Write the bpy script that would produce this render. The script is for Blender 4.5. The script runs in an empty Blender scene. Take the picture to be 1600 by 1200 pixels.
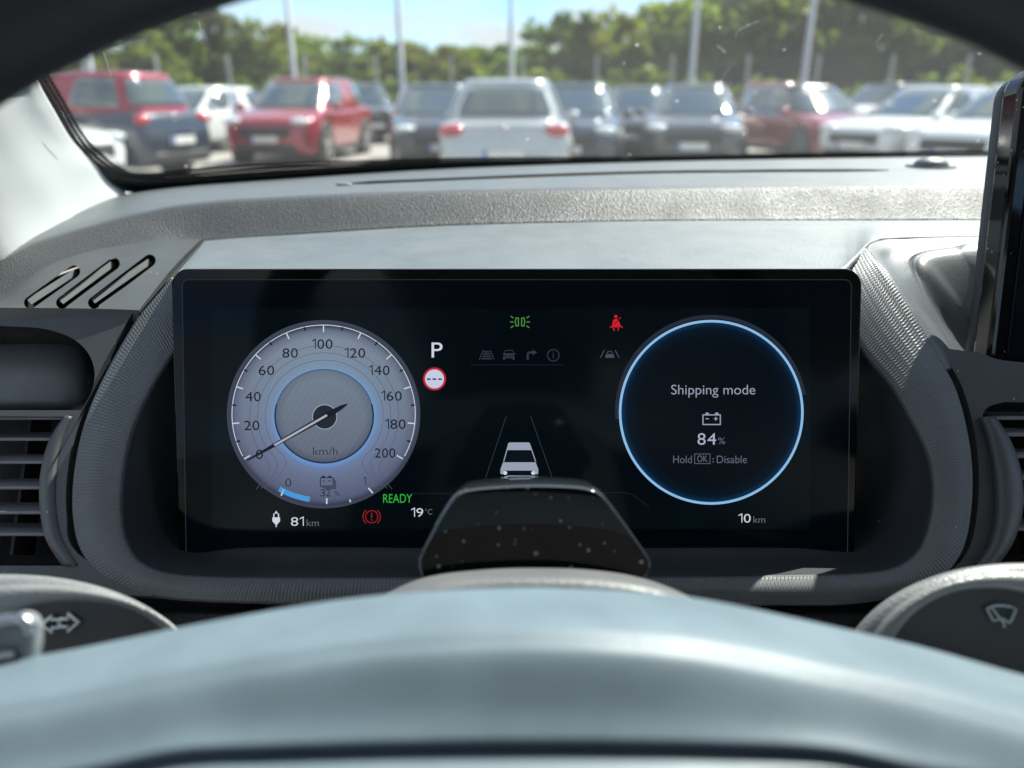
import bpy, bmesh, math, random
from mathutils import Vector, Matrix

# ------------------------------------------------------------------ camera, light, exposure
SC = bpy.context.scene
EXPOSURE = 1.3
F = 1200.0                                   # focal length in photo pixels (1600 wide)
PITCH = math.atan(450 / F)
CAM = Vector((0.0, 0.0, 1.25))
CP, SP = math.cos(PITCH), math.sin(PITCH)
SUN_EL, SUN_AZ = math.radians(49.6), math.radians(41)      # azimuth clockwise from +Y (ahead)

cd = bpy.data.cameras.new('camera')
cam = bpy.data.objects.new('camera', cd)
SC.collection.objects.link(cam)
cam.location = CAM
cam.rotation_euler = (math.pi / 2 - PITCH, 0, 0)
cd.sensor_fit = 'HORIZONTAL'
cd.sensor_width = 34.667
cd.lens = 26.0
cd.clip_start = 0.01
cd.clip_end = 3000
cd.dof.use_dof = True
cd.dof.focus_distance = 0.335
cd.dof.aperture_fstop = 6.6
SC.camera = cam

SC.view_settings.view_transform = 'Standard'
SC.view_settings.look = 'None'
SC.view_settings.exposure = EXPOSURE
SC.view_settings.gamma = 1
SC.cycles.max_bounces = 10
SC.cycles.transparent_max_bounces = 12
SC.cycles.caustics_reflective = False
SC.cycles.caustics_refractive = False

W = bpy.data.worlds.new('World')
SC.world = W
W.use_nodes = True
wn = W.node_tree
wn.nodes.clear()
w_out = wn.nodes.new('ShaderNodeOutputWorld')
w_bg = wn.nodes.new('ShaderNodeBackground')
w_bg.inputs['Strength'].default_value = 0.095
sky = wn.nodes.new('ShaderNodeTexSky')
sky.sky_type = 'NISHITA'
sky.sun_disc = False
sky.sun_elevation = SUN_EL
sky.sun_rotation = SUN_AZ
sky.dust_density = 0.2
sky.air_density = 0.9
sky.ozone_density = 2.5
w_tc = wn.nodes.new('ShaderNodeTexCoord')
w_map = wn.nodes.new('ShaderNodeMapping')
w_map.inputs['Scale'].default_value = (2.2, 2.2, 9.0)
w_map.inputs['Location'].default_value = (1.35, 0.7, 0.1)
w_ns = wn.nodes.new('ShaderNodeTexNoise')
w_ns.inputs['Scale'].default_value = 1.6
w_ns.inputs['Detail'].default_value = 7
w_ns.inputs['Roughness'].default_value = 0.55
w_rp = wn.nodes.new('ShaderNodeValToRGB')
w_rp.color_ramp.elements[0].position = 0.38
w_rp.color_ramp.elements[1].position = 0.56
w_mx = wn.nodes.new('ShaderNodeMix')
w_mx.data_type = 'RGBA'
w_mx.inputs[7].default_value = (3.7, 3.95, 4.2, 1)
wn.links.new(w_tc.outputs['Generated'], w_map.inputs['Vector'])
wn.links.new(w_map.outputs[0], w_ns.inputs['Vector'])
wn.links.new(w_ns.outputs[0], w_rp.inputs[0])
wn.links.new(w_rp.outputs[0], w_mx.inputs[0])
w_tint = wn.nodes.new('ShaderNodeMix')
w_tint.data_type = 'RGBA'
w_tint.blend_type = 'MULTIPLY'
w_tint.inputs[0].default_value = 1.0
w_tint.inputs[7].default_value = (.60, .80, .98, 1)
wn.links.new(sky.outputs[0], w_tint.inputs[6])
wn.links.new(w_tint.outputs[2], w_mx.inputs[6])
wn.links.new(w_mx.outputs[2], w_bg.inputs['Color'])
wn.links.new(w_bg.outputs[0], w_out.inputs['Surface'])

sd = bpy.data.lights.new('sun', 'SUN')
sd.energy = 4.6
sd.angle = math.radians(0.5)
sd.color = (1.0, 0.95, 0.87)
sun = bpy.data.objects.new('sun', sd)
SC.collection.objects.link(sun)
sdir = Vector((math.sin(SUN_AZ) * math.cos(SUN_EL), math.cos(SUN_AZ) * math.cos(SUN_EL), math.sin(SUN_EL)))
sun.rotation_euler = sdir.to_track_quat('Z', 'Y').to_euler()
sun.location = (3, 3, 8)

# ------------------------------------------------------------------ helpers
rnd = random.Random(7)
AX = Vector((0, math.cos(math.radians(33)), -math.sin(math.radians(33))))   # steering column axis
LOC = {}


def ray(px, py):
    cx, cy = (px - 800) / F, -(py - 600) / F
    return Vector((cx, CP + SP * cy, -SP + CP * cy))


def at_y(px, py, y):
    d = ray(px, py)
    return CAM + d * (y / d.y)


def at_d(px, py, d):
    return CAM + ray(px, py) * d


def at_plane(px, py, p0, n):
    d = ray(px, py)
    return CAM + d * ((p0 - CAM).dot(n) / d.dot(n))


def YS(pts, dy=0.0):
    return [at_y(a, b, c + dy) for a, b, c in pts]


def cr(p, t):
    n = len(p) - 1
    i = min(int(t), n - 1)
    f = t - i
    p1, p2 = p[i], p[i + 1]
    p0 = p[i - 1] if i > 0 else p1 * 2 - p2
    p3 = p[i + 2] if i + 2 <= n else p2 * 2 - p1
    return 0.5 * ((2 * p1) + (p2 - p0) * f + (2 * p0 - 5 * p1 + 4 * p2 - p3) * f * f + (3 * p1 - p0 - 3 * p2 + p3) * f ** 3)


def resample(p, n):
    return [cr(p, (len(p) - 1) * i / (n - 1)) for i in range(n)]


def tag(o, label=None, cat=None, group=None, kind=None):
    if label: o['label'] = label
    if cat: o['category'] = cat
    if group: o['group'] = group
    if kind: o['kind'] = kind
    return o


def thing(name, label, cat, loc=(0, 0, 0), rz=0.0, group=None):
    o = bpy.data.objects.new(name, None)
    o.empty_display_size = 0.1
    SC.collection.objects.link(o)
    o.location = loc
    o.rotation_euler = (0, 0, rz)
    LOC[o.name] = Vector(loc)
    return tag(o, label, cat, group)


def obj(name, bm, m, parent=None, world=True, smooth=True, label=None):
    """bm -> ONE mesh object; world=True: the shape is in scene coordinates and is moved into its root's frame"""
    if parent is not None and world:
        bmesh.ops.translate(bm, verts=bm.verts, vec=-LOC.get(parent.name, Vector()))
    me = bpy.data.meshes.new(name)
    bm.to_mesh(me)
    bm.free()
    if smooth:
        for p in me.polygons: p.use_smooth = True
    for x in (m if isinstance(m, (list, tuple)) else [m]):
        me.materials.append(x)
    o = bpy.data.objects.new(name, me)
    SC.collection.objects.link(o)
    if parent is not None:
        o.parent = parent
        LOC[o.name] = LOC.get(parent.name, Vector())
    if label: o['label'] = label
    return o


def solid(o, t, off=0.0):
    md = o.modifiers.new('thickness', 'SOLIDIFY')
    md.thickness = t
    md.offset = off
    return o


def bevel(o, w, seg=3, ang=35):
    md = o.modifiers.new('bevel', 'BEVEL')
    md.width = w
    md.segments = seg
    md.limit_method = 'ANGLE'
    md.angle_limit = math.radians(ang)
    return o


def bake(o, cutters=()):
    for c in cutters:
        md = o.modifiers.new('cut', 'BOOLEAN')
        md.operation = 'DIFFERENCE'
        md.solver = 'EXACT'
        md.object = c
    bpy.context.view_layer.update()
    dg = bpy.context.evaluated_depsgraph_get()
    me = bpy.data.meshes.new_from_object(o.evaluated_get(dg))
    o.modifiers.clear()
    o.data = me
    for c in cutters:
        bpy.data.objects.remove(c)
    return o


def loft_bm(curves, n=24, m=1, closed=False, bm=None):
    """skin a net of knot curves (all with the same number of knots); uv in metres"""
    bm = bm or bmesh.new()
    rows = [resample(c, n) for c in curves]
    if m > 1:
        tot = (len(rows) - 1) * m + 1
        cols = [resample([r[i] for r in rows], tot) for i in range(n)]
        rows = [[cols[i][j] for i in range(n)] for j in range(tot)]
    uv = bm.loops.layers.uv.verify()
    mid = rows[len(rows) // 2]
    us = [0.0]
    for i in range(1, n): us.append(us[-1] + (mid[i] - mid[i - 1]).length)
    vs = [0.0]
    for j in range(1, len(rows)): vs.append(vs[-1] + sum((rows[j][i] - rows[j - 1][i]).length for i in range(n)) / n)
    V = [[bm.verts.new(p) for p in r] for r in rows]
    for j in range(len(rows) - 1):
        for i in range(n - 1):
            q = (V[j][i], V[j][i + 1], V[j + 1][i + 1], V[j + 1][i])
            try:
                f = bm.faces.new(q)
            except ValueError:
                continue
            for l, (a, b) in zip(f.loops, ((i, j), (i + 1, j), (i + 1, j + 1), (i, j + 1))):
                l[uv].uv = (us[a], vs[b])
    return bm


def loft(name, curves, m, parent, n=24, sub=1, thick=0.0, off=0.0, label=None):
    o = obj(name, loft_bm(curves, n, sub), m, parent, label=label)
    if thick: solid(o, thick, off)
    return o


def prism_bm(poly, ext, bm=None):
    """closed outline (3D) pushed along ext"""
    bm = bm or bmesh.new()
    a = [bm.verts.new(p) for p in poly]
    b = [bm.verts.new(p + ext) for p in poly]
    bm.faces.new(a)
    bm.faces.new(list(reversed(b)))
    k = len(poly)
    for i in range(k):
        bm.faces.new((a[i], b[i], b[(i + 1) % k], a[(i + 1) % k]))
    bmesh.ops.recalc_face_normals(bm, faces=bm.faces)
    return bm


def box_bm(c, s, rot=None, bm=None):
    bm = bm or bmesh.new()
    mt = Matrix.Translation(Vector(c)) @ (rot.to_4x4() if rot else Matrix()) @ Matrix.Diagonal((s[0], s[1], s[2], 1))
    bmesh.ops.create_cube(bm, size=1.0, matrix=mt)
    return bm


def tube_bm(path, r, seg=12, closed=False, bm=None, sy=1.0):
    bm = bm or bmesh.new()
    n = len(path)
    rings = []
    for i, p in enumerate(path):
        a = path[(i - 1) % n] if closed or i > 0 else p
        b = path[(i + 1) % n] if closed or i < n - 1 else p
        t = (b - a).normalized()
        up = Vector((0, 0, 1)) if abs(t.z) < 0.95 else Vector((0, 1, 0))
        if closed: up = Vector((0, -CP, SP))
        s = t.cross(up).normalized()
        u = s.cross(t).normalized()
        rr = r[i] if isinstance(r, (list, tuple)) else r
        rings.append([bm.verts.new(p + (s * math.cos(2 * math.pi * k / seg) + u * sy * math.sin(2 * math.pi * k / seg)) * rr) for k in range(seg)])
    for i in range(n if closed else n - 1):
        A, B = rings[i], rings[(i + 1) % n]
        for k in range(seg):
            bm.faces.new((A[k], A[(k + 1) % seg], B[(k + 1) % seg], B[k]))
    if not closed:
        bm.faces.new(list(reversed(rings[0])))
        bm.faces.new(rings[-1])
    bmesh.ops.recalc_face_normals(bm, faces=bm.faces)
    return bm


def ball_bm(c, s, bm=None, u=16, v=10, rot=None):
    bm = bm or bmesh.new()
    mt = Matrix.Translation(Vector(c)) @ (rot.to_4x4() if rot else Matrix()) @ Matrix.Diagonal((s[0], s[1], s[2], 1))
    bmesh.ops.create_uvsphere(bm, u_segments=u, v_segments=v, radius=1.0, matrix=mt)
    return bm


def disc_bm(c, r, h, axis='Y', seg=28, bm=None, r2=None):
    bm = bm or bmesh.new()
    rot = {'Y': Matrix.Rotation(math.pi / 2, 4, 'X'), 'Z': Matrix(), 'X': Matrix.Rotation(math.pi / 2, 4, 'Y')}[axis]
    bmesh.ops.create_cone(bm, cap_ends=True, segments=seg, radius1=r, radius2=r if r2 is None else r2, depth=h, matrix=Matrix.Translation(Vector(c)) @ rot)
    return bm


# ------------------------------------------------------------------ materials
def lin(c):
    return c / 12.92 if c <= 0.04045 else ((c + 0.055) / 1.055) ** 2.4


def rgb8(r, g, b):
    return tuple(lin(x / 255) for x in (r, g, b)) + (1,)


class M:
    """small wrapper round a node material"""
    def __init__(s, name):
        s.m = bpy.data.materials.new(name)
        s.m.use_nodes = True
        s.t = s.m.node_tree
        s.b = s.t.nodes['Principled BSDF']
        s.out = s.t.nodes['Material Output']

    def n(s, kind, **kw):
        x = s.t.nodes.new('ShaderNode' + kind)
        for k, v in kw.items(): setattr(x, k, v)
        return x

    def l(s, a, b):
        s.t.links.new(a, b)

    def math(s, op, a, b=None, c=None):
        x = s.n('Math', operation=op)
        for i, v in enumerate((a, b, c)):
            if v is None: continue
            if isinstance(v, (int, float)): x.inputs[i].default_value = v
            else: s.l(v, x.inputs[i])
        return x.outputs[0]

    def ramp(s, fac, stops):
        x = s.n('ValToRGB')
        e = x.color_ramp.elements
        while len(e) < len(stops): e.new(0.5)
        for el, (p, c) in zip(e, stops):
            el.position = p
            el.color = c if len(c) == 4 else tuple(c) + (1,)
        s.l(fac, x.inputs[0])
        return x.outputs[0]

    def noise(s, scale, detail=4, vec=None, rough=0.5):
        x = s.n('TexNoise')
        x.inputs['Scale'].default_value = scale
        x.inputs['Detail'].default_value = detail
        x.inputs['Roughness'].default_value = rough
        s.l(vec or s.n('TexCoord').outputs['Object'], x.inputs['Vector'])
        return x.outputs[0]

    def mix(s, fac, a, b):
        x = s.n('Mix', data_type='RGBA')
        for i, v in ((0, fac), (6, a), (7, b)):
            if isinstance(v, (int, float, tuple)): x.inputs[i].default_value = v
            else: s.l(v, x.inputs[i])
        return x.outputs[2]

    def bump(s, h, strength, dist):
        x = s.n('Bump')
        x.inputs['Strength'].default_value = strength
        x.inputs['Distance'].default_value = dist
        s.l(h, x.inputs['Height'])
        s.l(x.outputs[0], s.b.inputs['Normal'])
        return x


def plastic(name, col, rough=0.5, grain=900, gs=0.4, gd=0.0003, dust=0.0, spec=0.5, vor=False):
    a = M(name)
    co = a.n('TexCoord').outputs['Object']
    ns = a.noise(60, 5)
    c = a.ramp(ns, [(0.3, tuple(x * 0.9 for x in col)), (0.7, tuple(min(1, x * 1.1) for x in col))])
    if dust:
        v = a.n('TexVoronoi')
        v.inputs['Scale'].default_value = 130
        a.l(co, v.inputs['Vector'])
        sp = a.math('LESS_THAN', v.outputs['Distance'], 0.055)
        keep = a.math('GREATER_THAN', a.noise(23, 3), 1 - dust)
        c = a.mix(a.math('MULTIPLY', a.math('MULTIPLY', sp, keep), 0.65), c, (0.55, 0.55, 0.52, 1))
    a.l(c, a.b.inputs['Base Color'])
    a.b.inputs['Specular IOR Level'].default_value = spec
    a.l(a.ramp(a.noise(35, 4), [(0.3, (rough * 0.88,) * 3), (0.7, (min(1, rough * 1.12),) * 3)]), a.b.inputs['Roughness'])
    if vor:
        v = a.n('TexVoronoi')
        v.inputs['Scale'].default_value = grain
        a.l(co, v.inputs['Vector'])
        h = v.outputs['Distance']
    else:
        h = a.noise(grain, 3)
    a.bump(h, gs, gd)
    return a.m


def gloss(name, col, rough=0.06, spec=0.5, metal=0.0, coat=0.0, dust=0.0, dscale=160):
    a = M(name)
    c = a.ramp(a.noise(20, 3), [(0.3, tuple(x * 0.92 for x in col)), (0.7, tuple(min(1, x * 1.08) for x in col))])
    if dust:
        v = a.n('TexVoronoi')
        v.inputs['Scale'].default_value = dscale
        a.l(a.n('TexCoord').outputs['Object'], v.inputs['Vector'])
        sc0 = a.n('SeparateColor')
        a.l(v.outputs['Color'], sc0.inputs[0])
        sp = a.math('LESS_THAN', v.outputs['Distance'], a.math('MULTIPLY', a.math('POWER', sc0.outputs[0], 1.8), 0.26))
        keep = a.math('GREATER_THAN', a.noise(55, 2), 1 - dust)
        c = a.mix(a.math('MULTIPLY', a.math('MULTIPLY', sp, keep), 0.5), c, (0.5, 0.5, 0.46, 1))
    a.l(c, a.b.inputs['Base Color'])
    a.l(a.ramp(a.noise(12, 4), [(0.3, (rough * 0.8,) * 3), (0.75, (min(1, rough * 1.3),) * 3)]), a.b.inputs['Roughness'])
    a.b.inputs['Metallic'].default_value = metal
    a.b.inputs['Specular IOR Level'].default_value = spec
    a.b.inputs['Coat Weight'].default_value = coat
    a.b.inputs['Coat Roughness'].default_value = 0.03
    return a.m


def screen(name, r, g, b, k=1.0):
    """a lit area of the display; the display's own light, given as the sRGB level it shows"""
    a = M(name)
    a.b.inputs['Base Color'].default_value = (0.002, 0.002, 0.002, 1)
    a.b.inputs['Roughness'].default_value = 0.35
    a.b.inputs['Specular IOR Level'].default_value = 0.1
    a.b.inputs['Emission Color'].default_value = rgb8(r, g, b)
    a.b.inputs['Emission Strength'].default_value = k * 2 ** -EXPOSURE
    return a.m


dash_col = (0.08, 0.094, 0.102)
m_dash = plastic('dash_plastic', dash_col, 0.48, 1100, 0.6, 0.0003, dust=0.42, spec=0.75)
m_plate = plastic('dash_plate_plastic', (0.095, 0.115, 0.128), 0.5, 1150, 0.7, 0.0003, dust=0.42, spec=0.8)
m_grain = plastic('dash_grained_skin', (0.042, 0.047, 0.05), 0.50, 1000, 0.75, 0.00045, spec=0.6, vor=True)
m_fascia = plastic('fascia_plastic', (0.045, 0.051, 0.056), 0.5, 1800, 0.3, 0.0002, dust=0.5, spec=0.6)
m_recess = plastic('recess_plastic', (0.03, 0.035, 0.04), 0.5, 1300, 0.5, 0.0003, dust=0.42)
m_black = plastic('black_plastic', (0.008, 0.009, 0.011), 0.5, 1200, 0.3, 0.0002)
m_knee = plastic('knee_panel_plastic', (0.018, 0.02, 0.026), 0.55, 700, 0.6, 0.0004, vor=True)
m_shroud = plastic('column_cover_plastic', (0.12, 0.125, 0.127), 0.48, 1100, 0.5, 0.0003, vor=True, spec=0.7)
m_pod = plastic('stalk_pod_plastic', (0.19, 0.198, 0.2), 0.48, 1100, 0.5, 0.0003, vor=True, spec=0.7)
m_podface = plastic('stalk_face_plastic', (0.03, 0.031, 0.033), 0.5, 1400, 0.3, 0.0002, dust=0.45)
m_hub = plastic('airbag_cover_skin', (0.135, 0.185, 0.222), 0.48, 900, 0.3, 0.0002)
m_rim = plastic('black_leather', (0.012, 0.013, 0.018), 0.55, 700, 0.5, 0.0004, vor=True)
m_vane = plastic('vent_vane_plastic', (0.16, 0.165, 0.185), 0.45, 1500, 0.2, 0.0001)
m_gap = plastic('gap_black', (0.004, 0.004, 0.005), 0.8)
m_piano = gloss('piano_black', (0.003, 0.003, 0.004), 0.05, 0.5, dust=0.44, dscale=420)
m_pianodust = gloss('piano_black_dusty', (0.004, 0.0035, 0.0035), 0.05, 0.26, dust=0.72, dscale=370)
m_silver = gloss('silver_trim', (0.55, 0.57, 0.6), 0.25, metal=1.0)
m_icon = plastic('printed_white', (0.85, 0.88, 0.86), 0.6)
m_iconw = plastic('printed_grey', (0.4, 0.46, 0.47), 0.6)
m_bouncecushion = plastic('seat_cushion_bounce', (0.42, 0.46, 0.50), 0.9, 500, 0.6, 0.0006)  # pale so the cushions bounce sunlight up onto the hub
m_fabric = plastic('seat_fabric', (0.03, 0.03, 0.035), 0.9, 500, 0.6, 0.0006)
m_liner = plastic('headliner_fabric', (0.42, 0.42, 0.42), 0.95, 700, 0.6, 0.0006)


def woven(name, col):
    a = M(name)
    tc = a.n('TexCoord').outputs['UV']
    sx = a.n('SeparateXYZ')
    a.l(tc, sx.inputs[0])
    k = 2 * math.pi / 0.0030
    h = a.math('MULTIPLY', a.math('SINE', a.math('MULTIPLY', a.math('ADD', sx.outputs[0], sx.outputs[1]), k)),
               a.math('SINE', a.math('MULTIPLY', a.math('SUBTRACT', sx.outputs[0], sx.outputs[1]), k)))
    c = a.ramp(a.math('MULTIPLY_ADD', h, 0.5, 0.5), [(0.2, tuple(x * 0.74 for x in col)), (0.8, tuple(x * 1.1 for x in col))])
    a.l(c, a.b.inputs['Base Color'])
    a.b.inputs['Roughness'].default_value = 0.7
    a.bump(h, 0.3, 0.00015)
    return a.m


def embossed(name, col):
    """rows of small slanted raised pips, as on the display surround"""
    a = M(name)
    tc = a.n('TexCoord').outputs['UV']
    sx = a.n('SeparateXYZ')
    a.l(tc, sx.inputs[0])
    u, v = sx.outputs[0], sx.outputs[1]
    ku, kv = 2 * math.pi / 0.00145, 2 * math.pi / 0.0030
    h1 = a.math('SINE', a.math('ADD', a.math('MULTIPLY', u, ku), a.math('MULTIPLY', a.math('SINE', a.math('MULTIPLY', v, kv)), 0.7)))
    h2 = a.math('SINE', a.math('MULTIPLY', v, kv * 2))
    h = a.math('MULTIPLY', h1, a.math('MULTIPLY_ADD', h2, 0.35, 0.65))
    c = a.ramp(a.noise(60, 4), [(0.3, tuple(x * 0.9 for x in col)), (0.7, tuple(x * 1.1 for x in col))])
    v2 = a.n('TexVoronoi')
    v2.inputs['Scale'].default_value = 150
    a.l(a.n('TexCoord').outputs['Object'], v2.inputs['Vector'])
    sp = a.math('MULTIPLY', a.math('LESS_THAN', v2.outputs['Distance'], 0.05), a.math('GREATER_THAN', a.noise(30, 2), 0.55))
    a.l(a.mix(a.math('MULTIPLY', sp, 0.6), c, (0.5, 0.5, 0.45, 1)), a.b.inputs['Base Color'])
    a.b.inputs['Roughness'].default_value = 0.42
    a.b.inputs['Specular IOR Level'].default_value = 0.7
    a.bump(h, 0.55, 0.0003)
    return a.m


m_emboss = embossed('embossed_trim', (0.078, 0.088, 0.096))
m_pillar = woven('woven_pillar_cloth', (0.50, 0.52, 0.52))


def glass_mat():
    a = M('windscreen_glass')
    tr = a.n('BsdfTransparent')
    tr.inputs[0].default_value = (0.90, 0.95, 0.93, 1)
    gl = a.n('BsdfGlossy')
    gl.inputs['Roughness'].default_value = 0.01
    fr = a.n('Fresnel')
    fr.inputs[0].default_value = 1.35
    mx = a.n('MixShader')
    a.l(a.math('MULTIPLY', fr.outputs[0], 0.55), mx.inputs[0])
    a.l(tr.outputs[0], mx.inputs[1])
    a.l(gl.outputs[0], mx.inputs[2])
    # dried specks and a dust film, thickened as pale haze over the view
    df = a.n('BsdfDiffuse')
    df.inputs[0].default_value = (0.7, 0.72, 0.72, 1)
    tl = a.n('BsdfTranslucent')
    tl.inputs[0].default_value = (0.7, 0.72, 0.72, 1)
    ad = a.n('MixShader')
    a.l(df.outputs[0], ad.inputs[1])
    a.l(tl.outputs[0], ad.inputs[2])
    v = a.n('TexVoronoi')
    v.inputs['Scale'].default_value = 55
    a.l(a.n('TexCoord').outputs['Object'], v.inputs['Vector'])
    sp = a.math('MULTIPLY', a.math('LESS_THAN', v.outputs['Distance'], 0.07), a.math('GREATER_THAN', a.noise(9, 3), 0.56))
    film = a.math('MULTIPLY', a.noise(6, 4), 0.115)
    mx2 = a.n('MixShader')
    a.l(a.math('ADD', a.math('MULTIPLY', sp, 0.4), film), mx2.inputs[0])
    a.l(mx.outputs[0], mx2.inputs[1])
    a.l(ad.outputs[0], mx2.inputs[2])
    a.l(mx2.outputs[0], a.out.inputs[0])
    return a.m


def frit_dots():
    a = M('ceramic_dots')
    sx = a.n('SeparateXYZ')
    a.l(a.n('TexCoord').outputs['UV'], sx.inputs[0])
    p = 0.0034
    row = a.math('DIVIDE', sx.outputs[1], p * 0.86)
    odd = a.math('MULTIPLY', a.math('MODULO', a.math('FLOOR', row), 2.0), 0.5)
    fu = a.math('SUBTRACT', a.math('FRACT', a.math('ADD', a.math('DIVIDE', sx.outputs[0], p), odd)), 0.5)
    fv = a.math('SUBTRACT', a.math('FRACT', row), 0.5)
    d = a.math('SQRT', a.math('ADD', a.math('MULTIPLY', fu, fu), a.math('MULTIPLY', fv, fv)))
    rad = a.math('SUBTRACT', 0.62, a.math('MULTIPLY', sx.outputs[1], 15.0))
    mask = a.math('LESS_THAN', d, rad)
    tr = a.n('BsdfTransparent')
    mx = a.n('MixShader')
    a.b.inputs['Base Color'].default_value = (0.01, 0.01, 0.011, 1)
    a.b.inputs['Roughness'].default_value = 0.6
    a.l(mask, mx.inputs[0])
    a.l(tr.outputs[0], mx.inputs[1])
    a.l(a.b.outputs[0], mx.inputs[2])
    a.l(mx.outputs[0], a.out.inputs[0])
    return a.m


m_glass = glass_mat()
m_dots = frit_dots()
m_frit = plastic('ceramic_black', (0.008, 0.008, 0.009), 0.6)

# ================================================================== DASHBOARD
dash = thing('dashboard', 'charcoal grained plastic dashboard running right across below the windscreen', 'dashboard', at_y(800, 430, 0.45))

band_low = [(-120, 530, .37), (-60, 500, .383), (0, 470, .395), (100, 411, .425), (230, 382, .445), (320, 378, .455), (480, 367, .462), (700, 354, .468), (1000, 347, .47), (1300, 346, .47), (1560, 346, .465), (2000, 350, .455), (2700, 365, .42)]
band_up = [(-120, 460, .40), (-60, 434, .412), (0, 411, .425), (60, 382, .443), (180, 347, .465), (300, 323, .48), (480, 311, .488), (700, 303, .493), (1000, 298, .495), (1300, 295, .495), (1560, 294, .49), (2000, 296, .48), (2700, 305, .44)]
ledge_back = [(-120, 430, .43), (-60, 400, .45), (0, 375, .475), (60, 345, .52), (150, 316, .585), (260, 297, .625), (420, 284, .655), (700, 266, .68), (1000, 256, .69), (1300, 250, .69), (1560, 247, .685), (2000, 246, .67), (2700, 252, .61)]


def shift(c, dpy, dy):
    return [(a, b + dpy, y + dy) for a, b, y in c]


def between(c, d, t):
    return [p.lerp(q, t) for p, q in zip(YS(c), YS(d))]


# upper ledge, grained band, with soft edges
bu, bl, lb = YS(band_up), YS(band_low), YS(ledge_back)
lo_edge = [p.lerp(q, .10) for p, q in zip(bu, lb)]
loft('dash_top', [[p + Vector((0, 0.03, -0.006)) for p in lb], lb, [p.lerp(q, .5) for p, q in zip(bu, lb)], lo_edge, [p + Vector((0, 0.004, -0.0006)) for p in bu]], m_dash, dash, 120, 4, 0.003)
loft('grained_band', [[p + Vector((0, 0.0065, 0.0006)) for p in bu], [p + Vector((0, .0015, .0001)) for p in bu], [p.lerp(q, .12) + Vector((0, -.0006, .0004)) for p, q in zip(bu, bl)],
                      [p.lerp(q, .85) + Vector((0, 0, .0002)) for p, q in zip(bu, bl)], bl, [p + Vector((0, .001, -.004)) for p in bl]], m_grain, dash, 140, 4, 0.002)

# display surround plane
RP = at_y(800, 905, 0.262)
_rt = at_y(1378, 420, 0.356)
_sl = (_rt.y - RP.y) / (_rt.z - RP.z)
RN = Vector((0, -1, _sl)).normalized()


def ring(px, py, d=0.0):
    return at_plane(px, py, RP - RN * d, RN)


# plate over the display
pl_back = [(318, 379, .4535), (380, 374, .456), (480, 368, .46), (640, 358, .464), (800, 352, .467), (1000, 348, .468), (1200, 347, .468), (1300, 347, .468), (1335, 347, .468), (1360, 347, .468), (1385, 347, .467), (1430, 347, .466), (1560, 347, .463), (2000, 351, .453)]
pl_front = [(268, 440, .322), (290, 434, .334), (400, 434, .336), (600, 434, .336), (800, 434, .336), (1000, 434, .336), (1200, 434, .336), (1300, 434, .336), (1332, 412, .358), (1352, 389, .3835), (1366, 380, .398), (1400, 374.5, .412), (1560, 372, .418), (2000, 374, .41)]
A, B = YS(pl_back), YS(pl_front)
loft('display_hood', [A, [p.lerp(q, .4) for p, q in zip(A, B)], [p.lerp(q, .75) for p, q in zip(A, B)], B], m_plate, dash, 160, 3, 0.002, 0)

O_ = [(270, 434), (245, 463), (218, 498), (172, 578), (138, 655), (120, 735), (118, 810), (135, 868), (180, 908), (250, 930), (420, 938), (650, 939), (840, 939), (1050, 939), (1200, 940), (1340, 938), (1440, 915), (1495, 868), (1514, 790), (1512, 700), (1490, 610), (1455, 547), (1415, 480), (1378, 422), (1352, 388)]
I_ = [(300, 495), (282, 535), (260, 568), (230, 617), (204, 675), (190, 738), (187, 800), (195, 848), (222, 885), (285, 903), (430, 907), (650, 907), (840, 907), (1050, 906), (1230, 904), (1360, 899), (1420, 880), (1450, 838), (1461, 770), (1452, 710), (1425, 655), (1395, 605), (1352, 556), (1325, 520), (1300, 480)]
RO = [ring(a, b) for a, b in O_]
RI = [ring(a, b) for a, b in I_]
RO[-1], RO[-2] = at_y(1352, 389, .383), at_y(1376, 422, .360)
RI[-1], RI[-2] = at_y(1300, 440, .352), ring(1325, 505)
MID = [p.lerp(q, .5) + RN * 0.0018 for p, q in zip(RO, RI)]
loft('embossed_surround', [[p - RN * 0.006 for p in RO], RO, [p.lerp(q, .12) + RN * .0008 for p, q in zip(RO, RI)], MID, [p.lerp(q, .93) + RN * .0006 for p, q in zip(RO, RI)], RI], m_emboss, dash, 260, 3, 0.002)
RR = [(330, 480), (325, 520), (322, 560), (318, 610), (312, 665), (308, 735), (308, 800), (315, 838), (330, 850), (360, 853), (440, 854), (650, 855), (840, 855), (1050, 855), (1230, 853), (1290, 850), (1312, 842), (1320, 815), (1322, 770), (1320, 710), (1315, 655), (1310, 605), (1300, 556), (1290, 520), (1280, 480)]
RYY = [.345, .345, .342, .338, .334, .328, .322, .315, .304, .297, .295, .295, .295, .295, .296, .300, .308, .320, .328, .334, .338, .342, .345, .345, .345]
RB = [at_y(a, b, y) for (a, b), y in zip(RR, RYY)]
lip = [p + RN * .0006 + (q - p) * .03 for p, q in zip(RI, RB)]
lip2 = [p.lerp(q, .12) - RN * .002 for p, q in zip(RI, RB)]
mid2 = [p.lerp(q, .5) - RN * .006 for p, q in zip(RI, RB)]
obj('recess_lip', tube_bm(resample(RI[5:22], 160), .0009, 8), m_dash, dash)
RB2 = [p + Vector((0, .02, 0.0)) for p in RB]
loft('display_recess', [RI, lip, lip2, mid2, RB, RB2], m_recess, dash, 200, 4, 0.002)

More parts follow.
